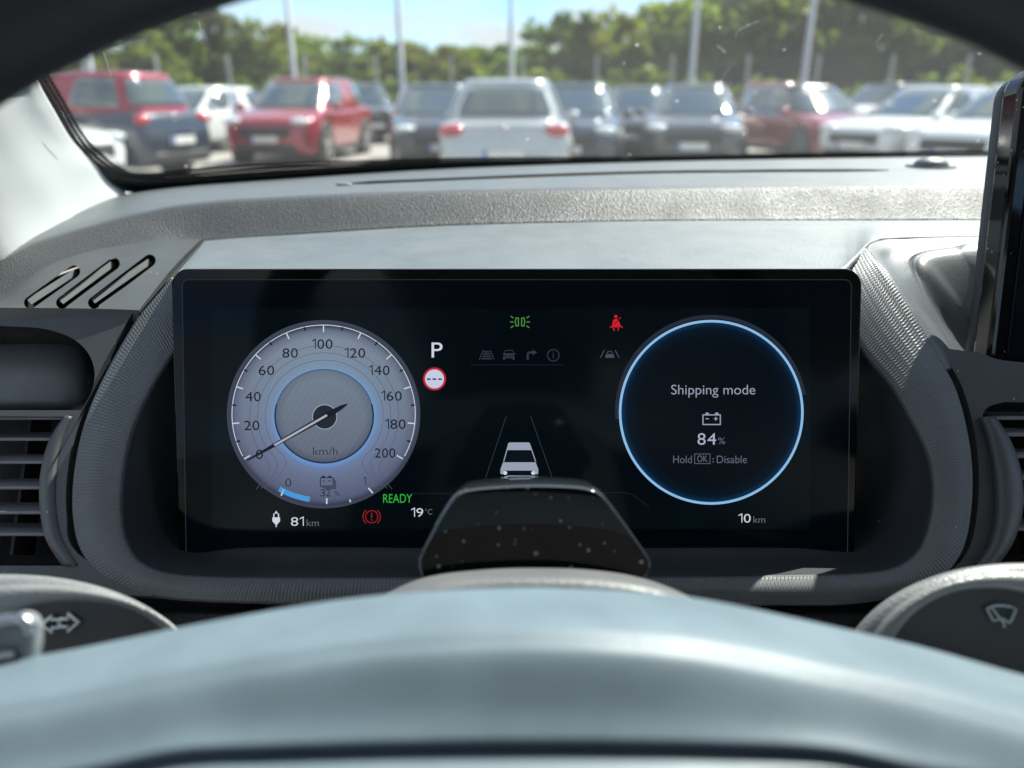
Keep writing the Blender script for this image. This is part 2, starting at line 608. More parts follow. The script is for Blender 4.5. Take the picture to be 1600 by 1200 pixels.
# left fascia with three slots
tl = [(-60, 502, .381), (0, 473, .393), (100, 414, .423), (230, 385, .443), (316, 381, .452)]
bl_ = [(a_, b_, ring(219, 494).y + c_) for a_, b_, c_ in ((-60, 492, -.004), (0, 491, -.003), (80, 491, -.002), (160, 492, -.001), (219, 494, 0))]
TL, BLc = YS(tl), YS(bl_)
slotpl = obj('slotted_panel', loft_bm([TL, [p.lerp(q, .5) + Vector((0, -.001, .0015)) for p, q in zip(TL, BLc)], BLc], 40, 6), m_fascia, dash)
solid(slotpl, 0.006, -1)
slotpl.modifiers['thickness'].offset = 0
cut = []
SLOTS = [((47, 473), (116, 424)), ((97, 473), (178, 412)), ((147, 473), (234, 407))]
for a, b in SLOTS:
    w = 9.6
    d = Vector((b[0] - a[0], b[1] - a[1])).normalized()
    nn = Vector((-d.y, d.x))
    pts = []
    for c, s0 in ((a, 1), (b, -1)):
        for k in range(7):
            an = math.pi / 2 + math.pi * k / 6
            e = d * (math.cos(an) * s0) + nn * (math.sin(an) * s0)
            pts.append((c[0] + e.x * w, c[1] + e.y * w))
    hi = [at_y(x, y, .36) + Vector((0, -.10, .035)) for x, y in pts]
    ob = obj('cutter', prism_bm([at_y(x, y, .30) for x, y in pts], Vector((0, .16, -.055))), m_gap, dash, smooth=False)
    # prism along the viewing ray of the slot
    bmx = bmesh.new()
    near = [at_y(x, y, .29) for x, y in pts]
    far = [at_y(x, y, .47) for x, y in pts]
    va = [bmx.verts.new(p) for p in near]
    vb = [bmx.verts.new(p) for p in far]
    bmx.faces.new(va); bmx.faces.new(list(reversed(vb)))
    for i in range(len(pts)):
        bmx.faces.new((va[i], vb[i], vb[(i + 1) % len(pts)], va[(i + 1) % len(pts)]))
    bmesh.ops.recalc_face_normals(bmx, faces=bmx.faces)
    bpy.data.objects.remove(ob)
    cut.append(obj('cutter', bmx, m_gap, dash, smooth=False))
bake(slotpl, cut)
for p in slotpl.data.polygons: p.use_smooth = False
m_slotvane = plastic('slot_vane_plastic', (0.10, 0.108, 0.112), 0.75, spec=.1)
m_slotlit = plastic('slot_lit_strip_colour', (0.085, 0.09, 0.092), 0.75, spec=.1)  # lighter than the panel, standing for the sunlit left wall
SG = [[resample(c, 60)[k] for c in (TL, [p.lerp(q, .5) + Vector((0, -.001, .0015)) for p, q in zip(TL, BLc)], BLc)] for k in range(60)]


def proj0(p):
    d = p - CAM
    dep = d.y * CP - d.z * SP
    return 800 + F * d.x / dep, 600 - F * (d.y * SP + d.z * CP) / dep


def on_panel(px, py):
    return min((cr(c, 2 * k / 60) for c in SG for k in range(61)), key=lambda p: (proj0(p)[0] - px) ** 2 + (proj0(p)[1] - py) ** 2)


for a, b in SLOTS:
    e0, e1 = on_panel(a[0] + 9, a[1] - 2), on_panel(b[0] - 1, b[1] + 7)
    vr = ray((a[0] + b[0]) / 2, (a[1] + b[1]) / 2).normalized()
    t_ = (e1 - e0).normalized()
    sd_ = t_.cross(vr).normalized()
    dn_ = vr * .0055
    obj('slot_vane', prism_bm([e0 + dn_ - t_ * .004, e1 + dn_ + t_ * .004, e1 + dn_ + t_ * .004 + vr * .006, e0 + dn_ - t_ * .004 + vr * .006], sd_ * .0030), m_slotvane, slotpl, smooth=False)
    lf = -sd_ * .0036 + vr * .0012
    obj('slot_lit_strip', prism_bm([e0 + lf - t_ * .003, e1 + lf + t_ * .001, e1 + lf + t_ * .001 + vr * .006, e0 + lf - t_ * .003 + vr * .006], sd_ * .0018 + vr * .0016), m_slotlit, slotpl, smooth=False)  # strip added where the slot's left wall would catch the sun
loft('slot_well', [[p + Vector((0, .006, -.004)) for p in TL], [p + Vector((0, .006, -.026)) for p in TL], [p + Vector((0, .016, -.026)) for p in BLc], [p + Vector((0, .010, -.004)) for p in BLc]], m_gap, slotpl, 12, 1, .001)


def fascia_left():
    rows = [[(-160, 496), (0, 496), (110, 496), (216, 498)], [(-160, 580), (0, 580), (100, 580), (170, 580)], [(-160, 650), (0, 650), (90, 652), (136, 656)],
            [(-160, 740), (0, 740), (80, 738), (118, 736)], [(-160, 810), (0, 810), (80, 810), (116, 810)], [(-160, 868), (0, 868), (90, 868), (133, 868)], [(-160, 930), (0, 930), (150, 930), (250, 934)]]
    o = obj('side_fascia', loft_bm([[ring(a, b, .0045) for a, b in r] for r in rows], 30, 5), m_fascia, dash)
    solid(o, .012, 0)

    def cutter(poly):
        bmx = bmesh.new()
        k = len(poly)
        va = [bmx.verts.new(ring(a, b, -.03)) for a, b in poly]
        vb = [bmx.verts.new(ring(a, b, .05)) for a, b in poly]
        bmx.faces.new(va); bmx.faces.new(list(reversed(vb)))
        for i in range(k): bmx.faces.new((va[i], vb[i], vb[(i + 1) % k], va[(i + 1) % k]))
        bmesh.ops.recalc_face_normals(bmx, faces=bmx.faces)
        return obj('cutter', bmx, m_gap, dash, smooth=False)
    pocket = [Vector(p) for p in [(-200, 512), (-60, 508), (20, 510), (70, 514), (112, 528), (138, 552), (148, 582), (143, 612), (130, 636)]]
    pocket = [tuple(v) for v in resample(pocket, 30)] + [(128, 641), (-200, 641)]
    vent = [Vector(p) for p in [(112, 651), (97, 690), (89, 740), (88, 790), (97, 840), (122, 884)]]
    vent = [(-200, 650)] + [tuple(v) for v in resample(vent, 20)] + [(-200, 884)]
    bake(o, [cutter(pocket), cutter(vent)])
    for p in o.data.polygons: p.use_smooth = False
    return o


fl = fascia_left()
# padded inside of the storage pocket
prow = [(506, .030), (520, .026), (545, .018), (580, .011), (615, .010), (636, .013), (648, .026)]
loft('pocket_lining', [[ring(a, y, d + e) for a, e in ((-200, 0), (-60, 0), (60, .0005), (110, .003), (138, .010), (158, .028))] for y, d in prow], plastic('pocket_plastic', (.10, .108, .112), .5, 1500, .3, .0002, dust=.5), dash, 30, 4, .002)
# right fascia
rows = [[(1456, 551), (1520, 560), (1600, 575), (2000, 590)], [(1492, 612), (1540, 614), (1600, 616), (2000, 620)], [(1514, 700), (1560, 700), (1620, 700), (2000, 700)], [(1516, 790), (1560, 790), (1620, 790), (2000, 790)],
        [(1498, 868), (1560, 868), (1620, 868), (2000, 868)], [(1440, 920), (1560, 930), (1620, 940), (2000, 940)]]
fr = obj('side_fascia', loft_bm([[ring(a, b, .0085) for a, b in r] for r in rows], 30, 5), m_fascia, dash)
solid(fr, .012, 0)
vr = [Vector(p) for p in [(1515, 650), (1533, 690), (1545, 740), (1548, 800), (1538, 850), (1518, 884)]]
poly = [(2100, 640)] + [tuple(v) for v in resample([Vector((1570, 628)), Vector((1544, 636)), Vector((1535, 655)), Vector((1546, 690)), Vector((1555, 740)), Vector((1558, 800)), Vector((1548, 850)), Vector((1526, 884))], 26)] + [(2100, 884)]
bmx = bmesh.new()
va = [bmx.verts.new(ring(a, b, -.03)) for a, b in poly]
vb = [bmx.verts.new(ring(a, b, .05)) for a, b in poly]
bmx.faces.new(va); bmx.faces.new(list(reversed(vb)))
for i in range(len(poly)): bmx.faces.new((va[i], vb[i], vb[(i + 1) % len(poly)], va[(i + 1) % len(poly)]))
bmesh.ops.recalc_face_normals(bmx, faces=bmx.faces)
bake(fr, [obj('cutter', bmx, m_gap, dash, smooth=False)])
for p in fr.data.polygons: p.use_smooth = False

# tray beside the display
def RY(c):
    return [at_y(a, b, y) if y > .2 else ring(a, b, y) for a, b, y in c]


T0 = [(1900, 372, .414), (1560, 372, .4185), (1430, 374, .416), (1384, 376.5, .409), (1354, 389, .3840), (1377, 423, .3605), (1415, 481, 0), (1456, 548, 0), (1474, 578, .001)]
T1 = [(1900, 379, .409), (1560, 379, .412), (1440, 381, .41), (1398, 385, .403), (1369, 398, .382), (1391, 430, .360), (1426, 482, .002), (1466, 545, .002), (1482, 577, .003)]
T2 = [(1900, 388, .405), (1560, 386, .405), (1450, 389, .402), (1412, 394, .397), (1388, 406, .385), (1403, 434, .368), (1436, 483, .010), (1474, 545, .008), (1490, 580, .008)]
T3 = [(1900, 384, .405), (1560, 380, .402), (1490, 389, .399), (1440, 397, .395), (1424, 412, .387), (1434, 445, .375), (1456, 492, .020), (1486, 556, .020), (1500, 584, .020)]
T4 = [(1900, 402, .392), (1560, 402, .390), (1500, 408, .389), (1462, 414, .386), (1452, 428, .380), (1456, 462, .374), (1476, 515, .030), (1498, 556, .030), (1514, 588, .030)]
T5 = [(1900, 500, .372), (1620, 500, .372), (1560, 502, .372), (1530, 504, .372), (1520, 510, .372), (1518, 525, .370), (1522, 545, .368), (1535, 570, .362), (1560, 600, .355)]
loft('tray', [RY(T0), RY(T1), RY(T2), RY(T3)], m_dash, dash, 70, 5, .002)
loft('tray_well', [RY(T3), RY(T4), RY(T5)], plastic('tray_plastic', (.085, .096, .104), .45, 1400, .4, .0003, spec=.7), dash, 60, 6, .002)
# seams
for o in ([at_y(a, b, c) + Vector((0, -.0008, .0012)) for a, b, c in [(320, 379, .4535), (270, 436, .327), (219, 495, ring(219, 495).y)]],):
    obj('seam', tube_bm(resample(o, 30), .0004, 6), m_gap, dash)

# defroster slot on the ledge, light sensor
s1 = [(548, 291, .60), (640, 287, .606), (800, 280, .612), (1000, 274, .615), (1200, 271, .615), (1390, 270, .612)]
zz = 0.0012


def on_ledge(px, py):
    # nearest point on the ledge surface between band_up and ledge_back
    best = None
    n = 200
    U, L = resample(bu, n), resample(lb, n)
    return U, L


Uq, Lq = resample(bu, 300), resample(lb, 300)


def proj(p):
    d = p - CAM
    dep = d.y * CP - d.z * SP
    return 800 + F * d.x / dep, 600 - F * (d.y * SP + d.z * CP) / dep


def ledge(px, py):
    best, bd = None, 1e9
    for i in range(len(Uq)):
        for k in range(0, 41):
            p = Uq[i].lerp(Lq[i], k / 40)
            a, b = proj(p)
            e = (a - px) ** 2 + (b - py) ** 2 * 4
            if e < bd: bd, best = e, p
        
    return best


sl_pts = [ledge(a, b) + Vector((0, 0, .0022)) for a, b, c in s1]
obj('defroster_slot', tube_bm(resample(sl_pts, 40), [.0012 + .003 * min(1, min(i, 39 - i) / 3) for i in range(40)], 8, sy=.25), m_gap, dash)
p = ledge(548, 292)
obj('slot_end_cap', ball_bm(p + Vector((-.004, -.002, .002)), (.006, .004, .0012)), m_vane, dash)
p = ledge(1452, 264)
sn = obj('light_sensor', ball_bm(p + Vector((0, 0, .002)), (.0125, .0125, .007), u=24, v=12), m_dash, dash)
obj('sensor_ring', disc_bm(p + Vector((0, 0, .001)), .0175, .003, 'Z', 32), m_dash, sn)
# knee panel, bulkhead
for seg in ((-260, 417), (420, 1186), (1189, 1900)):
    a, b = seg
    loft('knee_panel', [[at_y(a + (b - a) * t, 925, .282) for t in (0, .5, 1)], [at_y(a + (b - a) * t, 960, .268) for t in (0, .5, 1)], [at_y(a + (b - a) * t, 1010, .262) for t in (0, .5, 1)], [at_y(a + (b - a) * t, 1400, .255) for t in (0, .5, 1)]], m_knee, dash, 12, 3, .004)
obj('bulkhead', box_bm((.36, .735, CAM.z - .36), (1.36, .02, .58)), m_gap, dash, smooth=False)
obj('dash_core', box_bm((.36, .53, CAM.z - .22), (1.30, .30, .16)), m_gap, dash, smooth=False)

bevel(obj('lower_fascia', box_bm((.74, .42, CAM.z - .45), (.92, .22, .5)), m_knee, dash), .02, 3)

# ================================================================== AIR VENTS
def vent(side, label):
    s = -1 if side == 'l' else 1
    if s < 0:
        out = [(112, 651), (97, 690), (89, 740), (88, 790), (97, 840), (122, 884)]
        inn = [(104, 650), (80, 690), (67, 740), (66, 790), (75, 840), (102, 884)]
    else:
        out = [(1534, 652), (1546, 690), (1555, 740), (1558, 800), (1548, 850), (1526, 884)]
        inn = [(1552, 652), (1576, 690), (1592, 740), (1594, 795), (1580, 845), (1554, 884)]
    t = thing('air_vent', label, 'air vent', ring(20 if s < 0 else 1600, 770, .02), group='dashboard air vents')
    loft('bezel', [[ring(a, b, .012) for a, b in out], [ring(a, b, .001) for a, b in out], [ring((a + c) / 2, (b + d) / 2, -.002) for (a, b), (c, d) in zip(out, inn)],
                   [ring(c, d, .002) for c, d in inn], [ring(c - 6 * s, d, .012) for c, d in inn]], m_fascia, t, 40, 5, .002)
    xi = [Vector(p) for p in inn]
    ys = [664, 697, 733, 773, 812, 846] if s < 0 else [664, 690, 724, 758, 798, 838]
    for y in ys:
        xe = next((cr(xi, q / 50).x for q in range(251) if cr(xi, q / 50).y >= y), 90)
        x0, x1 = (-200, xe + 6) if s < 0 else (xe - 6, 2050)
        a, b = ring(x0, y, .006), ring(x1, y, .006)
        c = (a + b) / 2
        bm = box_bm(c + Vector((0, .008, .001)), ((b - a).length, .015, .0015), Matrix.Rotation(math.radians(-14), 3, 'X'))
        bevel(obj('vane', bm, m_vane, t, smooth=False), .0006, 2)
    for x in ((-60, 30) if s < 0 else (1620, 1720)):
        a = ring(x, 770, .026)
        obj('upright_vane', box_bm(a + Vector((0, .01, 0)), (.0015, .016, .066), Matrix.Rotation(-.58, 3, 'X')), m_black, t, smooth=False)
    x0, x1 = (-220, 120) if s < 0 else (1500, 2100)
    obj('duct', prism_bm([ring(x0, 596, .05), ring(x1, 596, .05), ring(x1, 895, .05), ring(x0, 895, .05)], Vector((0, .004, 0))), m_gap, t, smooth=False)


vent('l', 'slatted air vent at the left end of the dashboard, below the round pocket')
vent('r', 'slatted air vent below the touchscreen, right of the display surround')

# ================================================================== INSTRUMENT DISPLAY
PC = at_d(806, 640, .334)
TILT = math.radians(14.6)
PU = Vector((0, math.sin(TILT), math.cos(TILT)))
PN = Vector((0, -math.cos(TILT), math.sin(TILT)))
disp = thing('instrument_display', 'wide black digital instrument display with speed dial and round info dial, behind the steering wheel', 'display', PC - PU * .062)


def PP(px, py, off=0.0):
    return at_plane(px, py, PC, PN) + PN * off


def rrect(x0, y0, x1, y1, r, k=8, bx=0):
    pts = []
    for cx, cy, a0, sx in ((x1 - r, y0 + r, -90, 0), (x1 - r - bx, y1 - r, 0, 1), (x0 + r + bx, y1 - r, 90, 1), (x0 + r, y0 + r, 180, 0)):
        for i in range(k + 1):
            a = math.radians(a0 + 90 * i / k)
            pts.append((cx + r * math.cos(a), cy + r * math.sin(a)))
    return pts


outl = rrect(266, 419, 1348, 888, 26, bx=12)
hb = bmesh.new()
lay = []
for sc, off in ((0.985, -.024), (1.0, -.018), (1.0, -.0035), (.9985, -.0015), (.994, -.0003), (.989, 0.0)):
    lay.append([hb.verts.new(PP(806 + (a - 806) * (1 - (1 - sc) * .45), 642 + (b - 642) * sc, 0) + PN * off) for a, b in outl])
for A_, B_ in zip(lay[:-1], lay[1:]):
    for i in range(len(outl)):
        hb.faces.new((A_[i], A_[(i + 1) % len(outl)], B_[(i + 1) % len(outl)], B_[i]))
hb.faces.new(lay[-1]); hb.faces.new(list(reversed(lay[0])))
bmesh.ops.recalc_face_normals(hb, faces=hb.faces)
m_bezel = gloss('display_bezel_black', (0.003, 0.0032, 0.004), .06, .22)
m_scr = M('display_glass')
m_scr.b.inputs['Base Color'].default_value = (0.0015, 0.002, 0.0028, 1)
m_scr.b.inputs['Specular IOR Level'].default_value = 0.1
m_scr.l(m_scr.ramp(m_scr.noise(18, 4), [(.3, (.07,) * 3), (.75, (.13,) * 3)]), m_scr.b.inputs['Roughness'])
m_scr.b.inputs['Emission Color'].default_value = rgb8(1, 3, 6)
m_scr.b.inputs['Emission Strength'].default_value = 2 ** -EXPOSURE
ho = obj('housing', hb, m_bezel, disp, smooth=False)
bevel(ho, .0006, 2)


class Ink:
    """flat figures on the display, drawn in photo pixels and laid on the panel plane"""
    def __init__(s, off):
        s.bm = bmesh.new()
        s.off = off
        s.uv = s.bm.loops.layers.uv.verify()

    def face(s, pts):
        vs = [s.bm.verts.new(PP(x, y, s.off)) for x, y in pts]
        try:
            f = s.bm.faces.new(vs)
        except ValueError:
            return
        for l, (x, y) in zip(f.loops, pts): l[s.uv].uv = (x / 1000, y / 1000)

    def poly(s, *pts):
        s.face(pts)
        return s

    def rect(s, x0, y0, x1, y1):
        return s.poly((x0, y0), (x1, y0), (x1, y1), (x0, y1))

    def line(s, pts, w, closed=False):
        P = [Vector(p) for p in pts]
        n = len(P)
        L, Rr = [], []
        for i in range(n):
            a = P[(i - 1) % n] if closed or i else P[i]
            b = P[(i + 1) % n] if closed or i < n - 1 else P[i]
            d1 = (P[i] - a).normalized() if (P[i] - a).length > 1e-6 else (b - P[i]).normalized()
            d2 = (b - P[i]).normalized() if (b - P[i]).length > 1e-6 else d1
            t = (d1 + d2).normalized() if (d1 + d2).length > 1e-4 else d1
            q = Vector((-t.y, t.x))
            k = w / 2 / max(.45, abs(q.dot(Vector((-d1.y, d1.x)))))
            L.append(P[i] + q * k); Rr.append(P[i] - q * k)
        for i in range(n if closed else n - 1):
            j = (i + 1) % n
            s.face([tuple(L[i]), tuple(L[j]), tuple(Rr[j]), tuple(Rr[i])])
        return s

    def arc(s, cx, cy, r, w, a0=0, a1=360, ky=1.0, n=64):
        return s.line([(cx + r * math.cos(math.radians(a0 + (a1 - a0) * i / n)), cy - r * ky * math.sin(math.radians(a0 + (a1 - a0) * i / n))) for i in range(n + 1)], w)

    def disc(s, cx, cy, r, ky=1.0, n=64):
        return s.poly(*[(cx + r * math.cos(2 * math.pi * i / n), cy + r * ky * math.sin(2 * math.pi * i / n)) for i in range(n)])

    def annulus(s, cx, cy, r0, r1, ky=1.0, n=96):
        for i in range(n):
            a, b = 2 * math.pi * i / n, 2 * math.pi * (i + 1) / n
            s.face([(cx + r * math.cos(t) if 0 else cx + r * math.cos(t), cy + r * ky * math.sin(t)) for r, t in ((r0, a), (r1, a), (r1, b), (r0, b))])
        return s

    def digits(s, body, cx, cy, h, w, bold=0.0):
        # figures set one by one, the 1 with its flag
        wd = {'1': .34, '4': .66}
        adv = [wd.get(ch, .6) for ch in body]
        gap = .13
        k = w / (sum(adv) + gap * (len(body) - 1))
        x = cx - w / 2
        for ch, a in zip(body, adv):
            if ch == '1':
                st = .105 * h * (1 + bold * 8)
                s.rect(x + a * k - st, cy - h / 2, x + a * k, cy + h / 2)
                s.poly((x + a * k - st, cy - h / 2), (x + a * k - st, cy - h / 2 + st * 1.25), (x, cy - h * .21), (x, cy - h * .21 - st * 1.05))
            else:
                s.text(ch, x + a * k / 2, cy, h, a * k, bold=bold)
            x += (a + gap) * k
        return s

    def text(s, body, cx, cy, h, w=None, align='C', bold=0.0):
        cu = bpy.data.curves.new('txt', 'FONT')
        cu.body = body
        cu.align_x = 'LEFT'
        cu.offset = bold
        ob = bpy.data.objects.new('txt', cu)
        SC.collection.objects.link(ob)
        bpy.context.view_layer.update()
        me = bpy.data.meshes.new_from_object(ob.evaluated_get(bpy.context.evaluated_depsgraph_get()))
        xs = [v.co.x for v in me.vertices]
        x0, x1 = min(xs), max(xs)
        cap = 0.729
        k = h / cap
        kx = k if w is None else w / (x1 - x0)
        ox = {'C': cx - kx * (x0 + x1) / 2, 'L': cx - kx * x0, 'R': cx - kx * x1}[align]
        for p in me.polygons:
            s.face([(ox + kx * me.vertices[i].co.x, cy + h / 2 - k * me.vertices[i].co.y) for i in p.vertices])
        bpy.data.objects.remove(ob)
        bpy.data.meshes.remove(me)
        bpy.data.curves.remove(cu)
        return s

    def done(s, name, m, parent, label=None):
        return obj(name, s.bm, m, parent, smooth=False, label=label)


E_white = screen('screen_white', 205, 212, 226)
E_grey = screen('screen_grey', 120, 127, 142)
E_dim = screen('screen_dim_grey', 47, 53, 62)
E_faint = screen('screen_faint_grey', 26, 36, 42)
E_green = screen('screen_green', 50, 180, 62)
E_dgreen = screen('screen_soft_green', 74, 140, 62)
E_red = screen('screen_red', 205, 28, 42)
E_dred = screen('screen_dark_red', 160, 30, 30)
E_black = screen('screen_ink', 22, 26, 38)
E_ink = screen('screen_soft_ink', 78, 86, 108)
E_tick = screen('screen_tick', 205, 214, 222)
E_blue = screen('screen_pale_blue', 140, 188, 228)

glass = obj('cover_glass', prism_bm([PP(a, b, -.0006) for a, b in rrect(285, 437, 1330, 874, 10, bx=6)], PN * .0007), m_scr.m, disp, smooth=False)
Ink(.00014).line(rrect(285, 437, 1330, 874, 10, bx=6), 1.3, True).done('glass_edge', screen('edge_glow', 40, 42, 46), disp)  # pale line on the cover glass edge painted as a glow
act = Ink(.00016).rect(332, 482, 1265, 826).done('active_area', None, disp)
ma = M('display_backlight')
ma.b.inputs['Base Color'].default_value = (0.0015, .002, .003, 1)
ma.b.inputs['Roughness'].default_value = .1
ma.b.inputs['Specular IOR Level'].default_value = .1
ma.l(ma.ramp(ma.noise(22, 3), [(.3, rgb8(2, 7, 11)), (.7, rgb8(4, 12, 17))]), ma.b.inputs['Emission Color'])
ma.b.inputs['Emission Strength'].default_value = 2 ** -EXPOSURE
act.data.materials.clear(); act.data.materials.append(ma.m)


def radial(name, cx, cy, ky, stops, lowstops=None, y0=.5, y1=.79, moire=0.0):
    """display picture: colour by distance from a centre (in photo pixels/1000), with a vertical blend"""
    a = M(name)
    a.b.inputs['Base Color'].default_value = (.002, .002, .002, 1)
    a.b.inputs['Roughness'].default_value = .3
    a.b.inputs['Specular IOR Level'].default_value = .1
    sx = a.n('SeparateXYZ')
    a.l(a.n('TexCoord').outputs['UV'], sx.inputs[0])
    dx = a.math('SUBTRACT', sx.outputs[0], cx / 1000)
    dy = a.math('DIVIDE', a.math('SUBTRACT', sx.outputs[1], cy / 1000), ky)
    d = a.math('SQRT', a.math('ADD', a.math('MULTIPLY', dx, dx), a.math('MULTIPLY', dy, dy)))
    d = a.math('MULTIPLY', d, 1000 / 150)
    c = a.ramp(d, stops)
    if lowstops:
        mr = a.n('MapRange')
        a.l(sx.outputs[1], mr.inputs[0])
        mr.inputs[1].default_value, mr.inputs[2].default_value = y0, y1
        c = a.mix(mr.outputs[0], c, a.ramp(d, lowstops))
    if moire:
        k = a.math('SINE', a.math('ADD', a.math('MULTIPLY', sx.outputs[0], 620), a.math('MULTIPLY', sx.outputs[1], 380)))
        k2 = a.math('MULTIPLY_ADD', k, moire, 1.0)
        cc = a.n('CombineColor')
        sc_ = a.n('SeparateColor')
        a.l(c, sc_.inputs[0])
        a.l(a.math('MULTIPLY', sc_.outputs[0], k2), cc.inputs[0])
        a.l(sc_.outputs[1], cc.inputs[1]); a.l(sc_.outputs[2], cc.inputs[2])
        c = cc.outputs[0]
    a.l(c, a.b.inputs['Emission Color'])
    a.b.inputs['Emission Strength'].default_value = 2 ** -EXPOSURE
    return a.m


# --- speed dial
DX, DY, DK = 506, 647, .973
m_dial = radial('speed_dial_picture', 507, 650, .95,
                [(0, rgb8(120, 135, 150)), (.50, rgb8(105, 120, 136)), (.515, rgb8(112, 150, 180)), (.56, rgb8(126, 148, 164)), (.85, rgb8(126, 140, 156)), (.94, rgb8(102, 112, 134)), (.985, rgb8(55, 62, 80))],
                [(0, rgb8(96, 104, 122)), (.50, rgb8(100, 108, 128)), (.515, rgb8(96, 150, 220)), (.57, rgb8(98, 116, 162)), (.66, rgb8(96, 104, 136)), (.92, rgb8(82, 88, 116)), (.985, rgb8(40, 46, 66))], moire=.07)
dial = Ink(.0003).disc(DX, DY, 149, DK, 96).done('speed_dial', m_dial, disp)
Ink(.0004).annulus(DX, DY, 146.5, 151, DK).done('dial_rim', screen('screen_rim', 60, 66, 82), dial)
Ink(.0004).arc(DX, DY, 143, 1.2, -28, 208, DK, 90).done('dial_track', E_tick, dial)
idm = radial('inner_dial_picture', 507, 650, .95, [(0, rgb8(112, 128, 142)), (.4, rgb8(112, 128, 142)), (.52, rgb8(100, 112, 128))], [(0, rgb8(96, 102, 120)), (.42, rgb8(96, 104, 122)), (.52, rgb8(70, 78, 98))], .58, .73, .10)
inner = Ink(.0005).disc(507, 650, 76, .95, 80).done('inner_dial', idm, dial)
Ink(.0006).arc(507, 650, 76.5, 1.8, 15, 165, .95).done('inner_rim', E_ink, dial)
Ink(.0006).arc(507, 650, 76.5, 2.6, 165, 375, .95).done('inner_rim', screen('screen_dark_rim', 38, 48, 70), dial)
k = Ink(.0006)
for r in (92, 104, 116, 127):
    w = .7
    a0, a1 = 208 + (116 - r) * .25, -28 - (116 - r) * .25
    pts = [(507 + r * math.cos(math.radians(a0 + (a1 - a0) * i / 70)), 650 - .95 * r * math.sin(math.radians(a0 + (a1 - a0) * i / 70))) for i in range(71)]
    o1 = 127 - r
    left = [(pts[0][0] + 14 + .1 * o1, pts[0][1] + 20), (pts[0][0] + 16 - .2 * o1, pts[0][1] + 40), (pts[0][0] + 2 - .5 * o1, pts[0][1] + 62)]
    right = [(pts[-1][0] - 14 - .1 * o1, pts[-1][1] + 20), (pts[-1][0] - 16 + .2 * o1, pts[-1][1] + 40), (pts[-1][0] - 2 + .5 * o1, pts[-1][1] + 62)]
    full = [Vector(p) for p in (list(reversed(left)) + pts + right)]
    if r < 127: k.line([tuple(v) for v in resample(full, 160)], w)
k.done('contour_lines', E_ink, dial)
kt, km = Ink(.0006), Ink(.0006)
for i in range(21):
    a = math.radians(210 - 12 * i)
    r0, r1 = (132, 143) if i % 2 == 0 else (137, 143)
    seg = [(DX + r * math.cos(a), DY - DK * r * math.sin(a)) for r in (r0, r1)]
    (kt if i % 2 == 0 else km).line(seg, 1.8 if i % 2 == 0 else 2.6)
for x0, y0, x1, y1 in ((440, 774, 444, 764), (511, 778, 511, 787), (547, 780, 548, 784), (576, 762, 583, 770)): kt.line([(x0, y0), (x1, y1)], 2.2)
kt.done('long_ticks', E_tick, dial)
km.done('short_ticks', E_black, dial)
k = Ink(.0006)
for s_, x, y in (('100', 504, 537), ('80', 454, 551), ('60', 417, 578), ('40', 396, 619), ('20', 394, 664), ('0', 406, 709), ('120', 555, 551), ('140', 593, 578), ('160', 612, 618), ('180', 618, 662), ('200', 602, 707)):
    k.digits(s_, x, y, 15.5, {1: 11, 2: 24, 3: 32}[len(s_)], bold=.001)
k.text('km/h', 509, 704, 13, 38, bold=-.012)
k.digits('0', 451, 753, 13.5, 9, bold=-.014).digits('1', 570, 751, 13, 4.6, bold=-.03).digits('32', 509, 769, 12, 16, bold=-.012).text('%', 527, 770, 7.5, 8, bold=-.008)
k.done('numerals', E_black, dial)
k = Ink(.0006)
k.line([(501, 746), (521, 746), (521, 759), (501, 759)], 1.3, True).rect(504, 743, 508, 746).rect(514, 743, 518, 746).line([(504, 751), (508, 751)], 1.2).line([(513, 751), (518, 751)], 1.2)
k.line([(523, 748), (523, 761), (504, 761)], 1).line([(525, 750), (525, 763), (507, 763)], 1)
k.done('battery_icon', E_black, dial)
k = Ink(.0006)
k.line([(DX + 138 * math.cos(math.radians(t)), DY - DK * 138 * math.sin(math.radians(t))) for t in range(240, 262, 3)], 8)
k.done('charge_bar', screen('screen_charge', 70, 150, 215), dial)
hubd = Ink(.0007).disc(508, 651, 18.5, 1, 40).done('needle_hub', screen('screen_hub', 32, 40, 52), dial)
Ink(.0008).arc(508, 651, 19, 1.4).done('hub_ring', screen('screen_hub_ring', 150, 160, 168), hubd)
nd = Ink(.0010)
ax = Vector((543 - 387, 631 - 719)).normalized()
q = Vector((-ax.y, ax.x))
prof = [(0, 1.2), (60, 3.2), (118, 4.2), (150, 4.4), (168, 3.4), (179, 1.2)]
for (s0, w0), (s1_, w1) in zip(prof[:-1], prof[1:]):
    p0, p1 = Vector((387, 719)) + ax * s0, Vector((387, 719)) + ax * s1_
    nd.poly(tuple(p0 + q * w0), tuple(p1 + q * w1), tuple(p1 - q * w1), tuple(p0 - q * w0))
nd = nd.done('needle', E_black, dial)
k = Ink(.0012)
k.line([(430, 695), (465, 675), (512, 648)], 3.4)
k.done('needle_highlight', screen('screen_needle', 168, 174, 182), nd)

